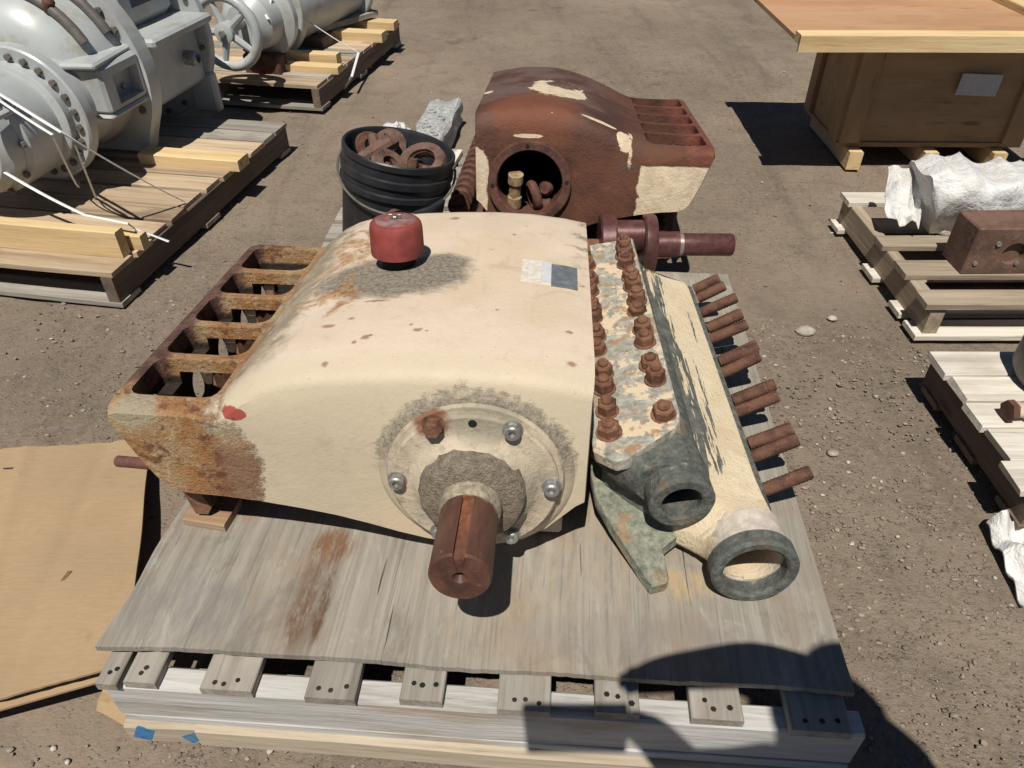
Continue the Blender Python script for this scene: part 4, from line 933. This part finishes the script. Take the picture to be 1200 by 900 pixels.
# ------------------------------------------------------------------ left pallets
LP = (-1.237, 1.986, 0); LY = R(-10)
decks = []; y = 0.0
for k, w in enumerate((.12, .09, .11, .1, .125, .1, .115, .1, .12, .1, .11)):
    decks.append((y, y + w + rng.uniform(-.006, .004), 'w_tan' if k < 9 else 'w_old')); y += w + .013
simple_pallet('tan wooden pallet under the nearest grey compressor', LP, LY, 1.3, decks, (.02, .62, 1.25), (0, y - .012), 'w_tan', 'w_dark', .13, ((0, .1), (.55, .65), (y - .11, y - .01)), 'w_old', 'pallets on the dirt', -1, ends=.008)
UY = R(-11.4); decks = []; y = 0.0
for k, w in enumerate((.13, .11, .12, .12, .11, .12, .12, .11, .12, .12)): decks.append((y, y + w, ('w_tan', 'w_old')[k % 3 == 1])); y += w + .01
simple_pallet('wooden pallet farther back carrying the grey handwheel valve', (-.957, 3.77, 0), UY, 1.2, decks, (.02, .58, 1.15), (0, y - .01), 'w_tan', 'w_dark', .14, ((0, .1), (.55, .65), (y - .11, y - .01)), 'w_old', 'pallets on the dirt', -1)
def lumber(label, px, py, L, w, h, z, yaw, mat='w_fresh'):   # right end at px,py
    o = board('lumber', M[mat], None, (px - math.cos(yaw) * L / 2, py - math.sin(yaw) * L / 2, z + h / 2), L, w, h, yaw, .003)
    return tag(o, label, 'lumber', 'loose timbers on the left pallets')
lumber('long yellow timber along the front edge of the nearest left pallet', -1.225, 2.095, 1.0, .042, .088, .131, LY)
lumber('second yellow timber lying behind the front one on the nearest left pallet', -1.18, 2.145, .9, .04, .05, .131, LY + .003)
lumber('short yellow timber by the compressor foot on the nearest left pallet', -1.045, 2.79, .42, .085, .042, .131, LY)
lumber('yellow timber beside the handwheel on the far left pallet', -.905, 4.09, .5, .06, .065, .141, UY)
lumber('flat yellow timber along the front of the far left pallet', -.88, 3.98, .62, .07, .035, .141, UY + .002)
lumber('yellow timber at the far end of the far left pallet', -.735, 4.58, .3, .085, .05, .141, UY)
lumber('last yellow timber at the back corner of the far left pallet', -.70, 4.85, .4, .085, .045, .141, UY)
lumber('grey worn plank leaning by the dark box on the far left pallet', -.86, 4.95, .5, .12, .03, .2, R(55), 'w_old')

# ------------------------------------------------------------------ grey compressor
cm = thing('compressor', 'large grey painted compressor with bolted round flanges on the nearest left pallet', 'compressor', (-1.76, 3.0, 0), (0, 0, LY))
g = M['gpaint']
lathe('casing', g, cm, [(.12, -.30), (.2, -.285), (.25, -.25), (.285, -.19), (.308, -.11), (.315, -.02), (.315, .02)], (.03, 0, .47), (0, 1, 0), 56)
lathe('casing_neck', g, cm, [(.2, -.36), (.165, -.345), (.16, -.30), (.175, -.2)], (.165, 0, .41), (0, 1, 0), 48)
def flange(c, r, y0, y1, nb, rb=.012, name='flange', lip=.02):
    o = lathe(name, g, cm, [(r - .006, y0), (r, y0 + .006), (r, y1 - .006), (r - .006, y1)], c, (0, 1, 0), 56)
    bm = bmesh.new(); b_hex(bm, rb, rb * 1.1, (0, 0, 0), (0, -1, 0)); b0 = None
    for k in range(nb):
        a = 2 * math.pi * (k + .5) / nb; loc = (c[0] + (r - .032) * math.cos(a), c[1] + y0, c[2] + (r - .032) * math.sin(a))
        if b0 is None: b0 = finish('bolt', bm, M['tank'], o, 30, loc)
        else: again(b0, o, loc)
    return o
flange((.165, -.38, .41), .228, -.035, .015, 24)
lathe('flange_shoulder', g, cm, [(.172, -.45), (.18, -.445), (.18, -.41)], (.165, 0, .41), (0, 1, 0), 48)
pg = []
for k in range(41):
    a = R(-28 + 236 * k / 40); pg.append((.40 * math.cos(a), .44 + .40 * math.sin(a)))
pg += [(-.31, .142), (.31, .142)]
bm = bmesh.new(); b_prism(bm, pg, -.035, .035, Matrix.Rotation(R(90), 4, 'X')); bmesh.ops.bevel(bm, geom=[e for e in bm.edges], offset=.005, segments=1, affect='EDGES'); mfl = finish('main_flange', bm, g, cm, 30)
bm = bmesh.new(); b_hex(bm, .014, .016, (0, 0, 0), (0, -1, 0)); b0 = None
for k in range(20):
    a = R(-20 + 220 * k / 19); loc = (.365 * math.cos(a), -.034, .44 + .365 * math.sin(a))
    if b0 is None: b0 = finish('bolt', bm, M['tank'], mfl, 30, loc)
    else: again(b0, mfl, loc)
flange((.0, .5, .46), .38, -.02, .025, 22)
lathe('neck', g, cm, [(.17, -.62), (.185, -.605), (.185, -.43)], (.13, 0, .40), (0, 1, 0), 44)
lathe('end_cover', g, cm, [(.1, -.70), (.14, -.695), (.165, -.67), (.168, -.62)], (.13, 0, .40), (0, 1, 0), 44)
for k in range(10):
    a = 2 * math.pi * k / 10; bm = bmesh.new(); b_hex(bm, .011, .014, (0, 0, 0), (0, -1, 0)); finish('bolt', bm, M['tank'], cm, 30, (.13 + .178 * math.cos(a), -.62, .40 + .178 * math.sin(a)))
box('cover_bar', g, cm, (.13, -.66, .575), (.30, .16, .02), (R(0), R(18), 0), .006)
box('cover_bar', g, cm, (.295, -.66, .50), (.02, .2, .02), None, .006)
for yy in (-.19, -.08):
    bm = bmesh.new(); pts = [(.04 + (.318 - .26 * max(0, -yy - .1)) * math.cos(R(a)), yy, .47 + (.318 - .26 * max(0, -yy - .1)) * math.sin(R(a))) for a in range(25, 156, 10)]
    b_sweep(bm, pts, .018, 8); finish('casing_shade_rib', bm, M['tank'], cm, 50)  # dark colour on the ribs imitates shaded bands round the casing
lathe('lifting_eye', M['rust_dark'], cm, [(.02, 0), (.02, .03), (.012, .04)], (.21, -.19, .70), (.5, 0, .85), 12)
# foot and side box
pk = box('side_box', g, cm, (.31, -.15, .455), (.15, .24, .16), None, .012)
c = bmesh.new(); b_box(c, (.06, .02, -.01), (.1, .15, .1)); boolean(pk, [temp(c, pk)])
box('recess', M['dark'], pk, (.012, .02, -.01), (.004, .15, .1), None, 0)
for q in (-.02, .05): lathe('bolt', M['zinc'], pk, [(.012, 0), (.012, .02), (.008, .022)], (.014, q, -.03), (1, 0, 0), 8)
box('side_ledge', g, cm, (.31, -.16, .543), (.13, .27, .022), (0, 0, R(6)), .008)
box('side_ledge', g, cm, (.31, -.15, .365), (.15, .25, .018), None, .008)
hs = box('gear_housing', g, cm, (-.02, .26, .40), (.70, .46, .25), None, .02)
box('housing_ledge', g, cm, (.0, .26, .535), (.84, .45, .035), None, .01)
tp = box('housing_top', g, cm, (-.05, .26, .66), (.66, .43, .24), (0, 0, 0), .05)
box('sticker', M['sticker'], tp, (.332, -.02, .03), (.004, .15, .12), None, .001)
box('foot', g, cm, (.3, .49, .22), (.12, .05, .17), None, .01)
lathe('drain_plug', M['zinc'], cm, [(.012, -.02), (.03, -.02), (.03, .03), (.018, .04), (.018, .02)], (.345, .36, .40), (1, 0, 0), 16)

# ------------------------------------------------------------------ handwheel valve, pipe and dark box
hv = thing('valve', 'grey valve with spoked handwheel on the far left pallet', 'valve', (-1.33, 3.72, .13), (0, 0, R(-12)))
bm = bmesh.new(); b_torus(bm, (0, 0, .268), (0, 1, 0), .152, .024, 36, 8); wh = finish('handwheel', bm, g, hv, 50)
for k in range(5):
    a = R(90 + 72 * k + 20); bm = bmesh.new(); b_cyl(bm, (.02 * math.cos(a), 0, .268 + .02 * math.sin(a)), (.145 * math.cos(a), 0, .268 + .145 * math.sin(a)), .02, .014, 8); finish('spoke', bm, g, wh)
lathe('hub', g, wh, [(.03, -.035), (.045, -.03), (.045, .03)], (0, 0, .268), (0, 1, 0), 20)
lathe('hub_nut', M['zinc'], wh, [(.016, -.05), (.018, -.034)], (0, 0, .268), (0, 1, 0), 6)
lathe('stem', M['steel'], hv, [(.018, .02), (.018, .2)], (0, 0, .268), (0, 1, 0), 12)
lathe('bonnet', g, hv, [(.09, .16), (.13, .2), (.14, .3), (.19, .32), (.19, .36)], (.0, 0, .26), (0, 1, 0), 32)
bm = bmesh.new(); b_box(bm, (0, .3, .05), (.2, .1, .1), None, .01); finish('foot', bm, M['rust_dark'], hv)
gp = thing('pipe', 'thick grey flanged pipe lying on the far left pallet behind the handwheel', 'pipe', (-1.30, 4.25, .14), (0, 0, R(-20)))
lathe('barrel', g, gp, [(.2, 0), (.2, .75)], (0, 0, .24), (0, 1, 0), 40)
lathe('pipe_flange', g, gp, [(.24, -.02), (.245, -.015), (.245, .03), (.24, .035)], (0, 0, .245), (0, 1, 0), 40); lathe('pipe_flange', g, gp, [(.24, .72), (.245, .725), (.245, .76), (.24, .765)], (0, 0, .245), (0, 1, 0), 40)
box('saddle', M['w_dark'], gp, (0, .3, .03), (.34, .12, .06), None, .006)
cb = thing('cabinet', 'dark metal cabinet at the back of the far left pallet', 'cabinet', (-1.1, 5.02, .14), (0, 0, UY))
box('cabinet_body', M['tank'], cb, (0, 0, .3), (.34, .4, .56), None, .01); box('door', M['black'], cb, (.0, -.204, .3), (.28, .012, .48), None, .004); box('plinth', M['black'], cb, (0, 0, .01), (.3, .36, .02), None, .002)

# straps
def strap(label, pts, w=.008):
    bm = bmesh.new(); b_sweep(bm, pts, w * .75, 6, False, 1.35)
    return tag(finish('strap', bm, M['strap'], None, 50), label, 'strap', 'white tie-down straps')
def at(u, v, z):
    f = 870.; p = R(39); x, y_ = (u - 600) / f, (v - 450) / f
    d = Vector((x, math.cos(p) - y_ * math.sin(p), -math.sin(p) - y_ * math.cos(p))); return Vector((0, 0, 1.3)) + d * ((z - 1.3) / d.z)
def sag(a, b, s, n=8): return [a.lerp(b, i / n) + Vector((0, 0, -4 * s * (i / n) * (1 - i / n))) for i in range(n + 1)]
strap('upper white strap running from the compressor end cover to the pallet edge', sag(at(-20, 98, .56), at(72, 155, .5), .0, 4) + sag(at(72, 155, .5), at(216, 236, .14), .01)[1:], .006)
strap('second white strap from the compressor end cover to its bar', sag(at(-20, 104, .55), at(62, 158, .49), .004), .005)
strap('lower white strap tied down to the pallet edge by the front timber', sag(at(-10, 192, .35), at(100, 252, .23), .01) + [at(150, 262, .225), at(158, 268, .17), at(198, 283, .13)], .006)
strap('thin loose cord hanging under the compressor end cover', sag(at(62, 160, .48), at(92, 212, .15), .08), .003)
strap('thin loose cord hanging near the timber beside the compressor', sag(at(88, 170, .45), at(112, 230, .15), .06), .003)
strap('white strap from the far pipe down to the edge of the far left pallet', sag(at(330, 2, .42), at(420, 62, .145), .01) + [at(412, 90, .1), at(404, 104, .02)], .007)
strap('white strap wrapped round the far grey pipe', sag(at(296, -5, .5), at(314, 22, .42), -.01) + sag(at(314, 22, .42), at(336, 54, .15), .01)[1:], .006)
strap('white strap falling beside the far grey pipe', sag(at(318, -5, .5), at(316, 24, .4), -.01) + [at(311, 52, .16)], .005)

# ------------------------------------------------------------------ crate with tray lid
cr = thing('crate', 'plywood crate with an overhanging reddish tray lid and pale rim', 'crate', (1.40, 3.14, 0), (0, 0, R(-1)))
CW, CD, CH = .78, .46, .43
box('side_panel', M['w_crate'], cr, (CW / 2, .012, .1 + CH / 2), (CW, .018, CH), None, .002)
for x in (.012, CW - .012): box('side_panel', M['w_crate'], cr, (x, CD / 2, .1 + CH / 2), (.018, CD - .05, CH), None, .002)
box('side_panel', M['w_crate'], cr, (CW / 2, CD - .01, .1 + CH / 2), (CW, .018, CH), None, .002)
for x in (.045, CW - .045):
    board('corner_batten', M['w_crate'], cr, (x, -.008, .1 + CH / 2), CH - .004, .085, .02, rot=(R(90), R(90), 0))
board('top_batten', M['w_crate'], cr, (CW / 2, -.0075, .1 + CH - .045), CW - .18, .08, .019, rot=(R(90), 0, 0))
for y in (.045, CD - .06): board('corner_batten', M['w_crate'], cr, (-.008, y, .1 + CH / 2), CH - .004, .08, .02, rot=(R(90), R(90), R(90)))
box('floor', M['w_crate'], cr, (CW / 2, CD / 2, .09), (CW + .01, CD + .01, .02), None, .002)
for x in (.05, .37, .66): board('foot', M['w_fresh'], cr, (x + .02, CD / 2 - .03, .04), CD + .07, .055, .078, R(90), .003)
box('label_sheet', M['label'], cr, (.5, -.0025 - .018, .345), (.165, .002, .085), (0, R(2), 0), 0)
ld = box('lid_panel', M['w_lid'], cr, (.25, .13, .553), (1.16, .76, .018), None, .001)
for y in (-.365, .365): board('lid_rim', M['w_fresh'], ld, (0.0, y, .022), 1.2, .07, .035, 0, .003)
for x in (.47,): board('lid_rim', M['w_fresh'], ld, (x, 0, .022), .655, .07, .035, R(90), .003)
board('lid_beam', M['w_fresh'], ld, (.0, -.393, .010), 1.2, .018, .058, 0, .003)

# ------------------------------------------------------------------ right pallets
RP = simple_pallet('open grey pallet on the right with wide gaps under the wrapped bundle', (1.2, 1.80, 0), 0, 1.15, [(0, .085), (.165, .255), (.345, .42), (.67, .755, 'w_white')], (.04, .6, 1.1), (.01, .75), 'w_mid', 'w_mid', .135, ((0, .085), (.12, .2), (.33, .43), (.67, .755)), 'w_white')
decks = []; y = 0.0
for w in (.09, .1, .085, .095, .1): decks.append((y, y + w)); y += w + .006
simple_pallet('bleached pallet with splintered edge at the right picture edge', (1.088, 1.075, 0), 0, 1.0, decks, (.05, .5, .95), (.0, y), 'w_white', 'w_dark', .14, ((0, .09), (.2, .29), (.4, .49)), 'w_dark', ends=.012, lx=.03)
# bundle wrapped in white film
bd = thing('wrapped_bundle', 'bundle wrapped in crumpled white film on the open right pallet', 'bundle', (1.30, 2.0, .135), (0, 0, 0))
bm = bmesh.new(); xs = 70; na = 64; g_ = []
def ridge(v): return 1 - abs(MN.noise(v)) * 2
for i in range(xs + 1):
    x = .02 + .95 * i / xs; row = []
    for j in range(na):
        a = 2 * math.pi * j / na; pin = 1 - .35 * max(0, 1 - (x - .02) / .16) ** 1.5; hw = (.15 - .02 * math.sin(x * 7)) * pin; hh = .095 - .03 * max(0, (x - .3)) + .02 * math.sin(x * 8 + .6)
        e = .55; ca, sa = math.cos(a), math.sin(a); yy = hw * math.copysign(abs(ca) ** e, ca); zz = hh * math.copysign(abs(sa) ** e, sa)
        v = Vector((x * 9 + a * .35, a * .8, x * 2)); k = .024 * ridge(v * .8) + .010 * ridge(v * 2.3 + Vector((3, 1, 0))) + .002 * ridge(v * 5.3)
        nn = Vector((0, ca, sa))
        lean = .06 * (.5 - zz / .17) * (1 - i / xs)
        row.append(bm.verts.new((x + lean, .31 + yy + nn.y * (k - .012) - (.02 if zz > 0 else 0), max(.002, .095 + zz + nn.z * (k - .012)))))
    g_.append(row)
for a, b in zip(g_, g_[1:]):
    for j in range(na): bm.faces.new((a[j], a[(j + 1) % na], b[(j + 1) % na], b[j]))
bm.faces.new(g_[0]); bm.faces.new(g_[-1])
finish('film_wrap', bm, M['film'], bd, 70)
for xx in (.34, .62):
    bm = bmesh.new(); b_sweep(bm, [(xx + .02 * math.sin(q * 1.3), .30 + .178 * math.copysign(abs(math.cos(q)) ** .5, math.cos(q)), max(.004, .085 + (.093 - .05 * max(0, xx - .3)) * math.copysign(abs(math.sin(q)) ** .5, math.sin(q)))) for q in [2 * math.pi * k / 28 for k in range(28)]], .003, 5, True); finish('tie', bm, M['rust_dark'], bd)
fp = sheet('film_flap', [(-.075, .25, .07), (.02, .19, .04), (.06, .34, .18), (-.04, .39, .165)], .003, M['film'], 8, 8, .03, 11, bd)
bm = bmesh.new(); b_tube_wall(bm, .035, .024, 0, .06, (0, 0, 0), (.95, .25, -.1), 18, .003); finish('core_tube', bm, M['dark'], bd, 40, (.06, .40, .13))
rb = thing('steel_block', 'rusty rectangular steel block with drilled holes on the open right pallet', 'steel block', (1.365, 1.985, .135), (0, 0, R(1)))
bm = bmesh.new(); b_box(bm, (.3, .045, .077), (.6, .125, .154), None, .004); bb = finish('block_body', bm, M['rust_block'], rb)
cut = []
for k in range(4):
    c = bmesh.new(); b_cyl(c, (.135 + k * .125, -.1, .07), (.135 + k * .125, .0, .07), .036, None, 24); cut.append(temp(c, rb))
boolean(bb, cut)
for k in range(5):
    lathe('bolt', M['zinc'], rb, [(.008, 0), (.008, .006)], (.075 + k * .125, -.017, .105), (0, -1, 0), 8); lathe('bolt', M['zinc'], rb, [(.007, 0), (.007, .005)], (.03 + k * .125, -.017, .04), (0, -1, 0), 8)
M['rust_block2'] = plain('dark_worn_steel', (.1, .085, .08), .5, .2, .4, 40)
# tank and fitting on the bleached pallet
tk = thing('tank', 'dark rounded tank standing on the bleached right pallet at the picture edge', 'tank', (1.38, 1.43, .14))
lathe('shell', M['tank'], tk, [(.1, 0), (.12, .004), (.135, .03), (.135, .13), (.115, .17), (.05, .185)], (0, 0, 0), (0, 0, 1), 36)
lathe('lid', M['tank'], tk, [(.05, .183), (.05, .2), (.03, .205)], (0, 0, 0), (0, 0, 1), 20)
ft = thing('pipe_fitting', 'cream pipe fitting lying on the bleached pallet in front of the dark tank', 'pipe fitting', (1.16, 1.30, .168), (0, 0, R(4)))
lathe('pipe', M['cream_fit'], ft, [(.012, 0), (.018, 0), (.018, .03), (.022, .032), (.022, .055), (.018, .057), (.018, .22)], (0, 0, 0), (1, 0, 0), 16)
lathe('collar', M['rust_dark'], ft, [(.026, -.012), (.026, .004)], (-.0, 0, 0), (1, 0, 0), 6)
bm = bmesh.new(); b_lathe(bm, [(.015, -.028), (.015, .0)], (.1, 0, 0), (0, 0, 1), 10); finish('outlet', bm, M['cream_fit'], ft)
rag = sheet('rag', [(1.03, .88, .012), (1.2, .86, .02), (1.2, 1.09, .05), (1.05, 1.085, .03)], .004, M['film'], 16, 20, .035, 21)
tag(rag, 'crumpled white rag on the dirt in front of the bleached pallet', 'rag')

# ------------------------------------------------------------------ the photographer, whose shadow falls over the pallet
def person():
    bm = bmesh.new(); sk = bm.verts.layers.skin.verify(); V = {}
    def v(n, co, r, frm=None):
        x = bm.verts.new(co); x[sk].radius = (r, r) if not isinstance(r, tuple) else r; V[n] = x
        if frm: bm.edges.new((V[frm], x))
    v('pelvis', (.40, -.30, .93), (.15, .11)); v('waist', (.395, -.27, 1.08), (.135, .10), 'pelvis'); v('chest', (.385, -.21, 1.28), (.16, .11), 'waist'); v('top', (.38, -.175, 1.42), (.10, .08), 'chest')
    v('neck', (.372, -.165, 1.49), .055, 'top'); v('jaw', (.372, -.175, 1.555), .07, 'neck'); v('skull', (.375, -.19, 1.64), .09, 'jaw'); v('crown', (.375, -.195, 1.69), .065, 'skull')
    for s, sg in (('l', -1), ('r', 1)):
        v(s + 'sh', (.38 + sg * .17, -.17, 1.41), .062, 'top')
    v('lel', (.165, -.03, 1.17), .043, 'lsh'); v('lwr', (.095, -.015, 1.285), .03, 'lel'); v('lpalm', (.075, -.02, 1.315), (.03, .016), 'lwr')
    v('rel', (.45, .045, 1.25), .05, 'rsh'); v('rmid', (.28, .095, 1.29), .042, 'rel'); v('rwr', (.125, .05, 1.345), .03, 'rmid'); v('rpalm', (.095, .035, 1.36), (.03, .016), 'rwr')
    for s in ('l', 'r'):
        b = V[s + 'palm'].co
        for k, (dx, dz, ln) in enumerate(((-.012, .03, .028), (-.02, .012, .032), (-.02, -.006, .031), (-.014, -.024, .025))):
            v(s + 'f%da' % k, b + Vector((dx, -.004, dz)), .009, s + 'palm'); v(s + 'f%db' % k, b + Vector((dx - ln, -.012, dz + .004)), .008, s + 'f%da' % k)
        v(s + 'ta', b + Vector((.0, -.02, .02)), .011, s + 'palm'); v(s + 'tb', b + Vector((-.028, -.03, .03)), .009, s + 'ta')
    for s, sg in (('l', -1), ('r', 1)):
        v(s + 'hip', (.40 + sg * .09, -.30, .88), .095, 'pelvis'); v(s + 'knee', (.40 + sg * .12, -.26, .49), .062, s + 'hip'); v(s + 'ank', (.40 + sg * .13, -.33, .09), .042, s + 'knee'); v(s + 'toe', (.40 + sg * .15, -.20, .035), .035, s + 'ank')
    me = bpy.data.meshes.new('person'); 
    for x in bm.verts: x[sk].use_root = (x is V['pelvis'])
    bm.to_mesh(me); bm.free()
    o = bpy.data.objects.new('person', me); link(o)
    o.modifiers.new('skin', 'SKIN'); sb = o.modifiers.new('sub', 'SUBSURF'); sb.levels = sb.render_levels = 2
    bpy.context.view_layer.update()
    m2 = bpy.data.meshes.new_from_object(o.evaluated_get(bpy.context.evaluated_depsgraph_get())); o.modifiers.clear(); o.data = m2
    for m in (M['navy'], M['skin'], M['jeans']): m2.materials.append(m)
    for p in m2.polygons:
        c = p.center; p.use_smooth = True
        p.material_index = 2 if c.z < .98 else (1 if c.z > 1.49 or (c.x < .14 and c.z > 1.2) else 0)
    tag(o, 'person in dark shirt and wide hat leaning over to hold up a phone', 'person')
    hat = lathe('hat', M['felt'], o, [(.125, 0), (.127, .004), (.105, .012), (.1, .05), (.085, .095), (.03, .105)], (.375, -.185, 1.645), (0, .12, 1), 32)
person()
ph = thing('phone', 'black phone held out in both hands above the pallet', 'phone', (-.022, -.012 - .0, 1.29), (R(90 - 39), 0, 0))
box('case', M['black'], ph, (0, 0, .006), (.165, .080, .009), None, .003)
box('screen', M['dark'], ph, (0, 0, .0108), (.155, .072, .001), None, 0)
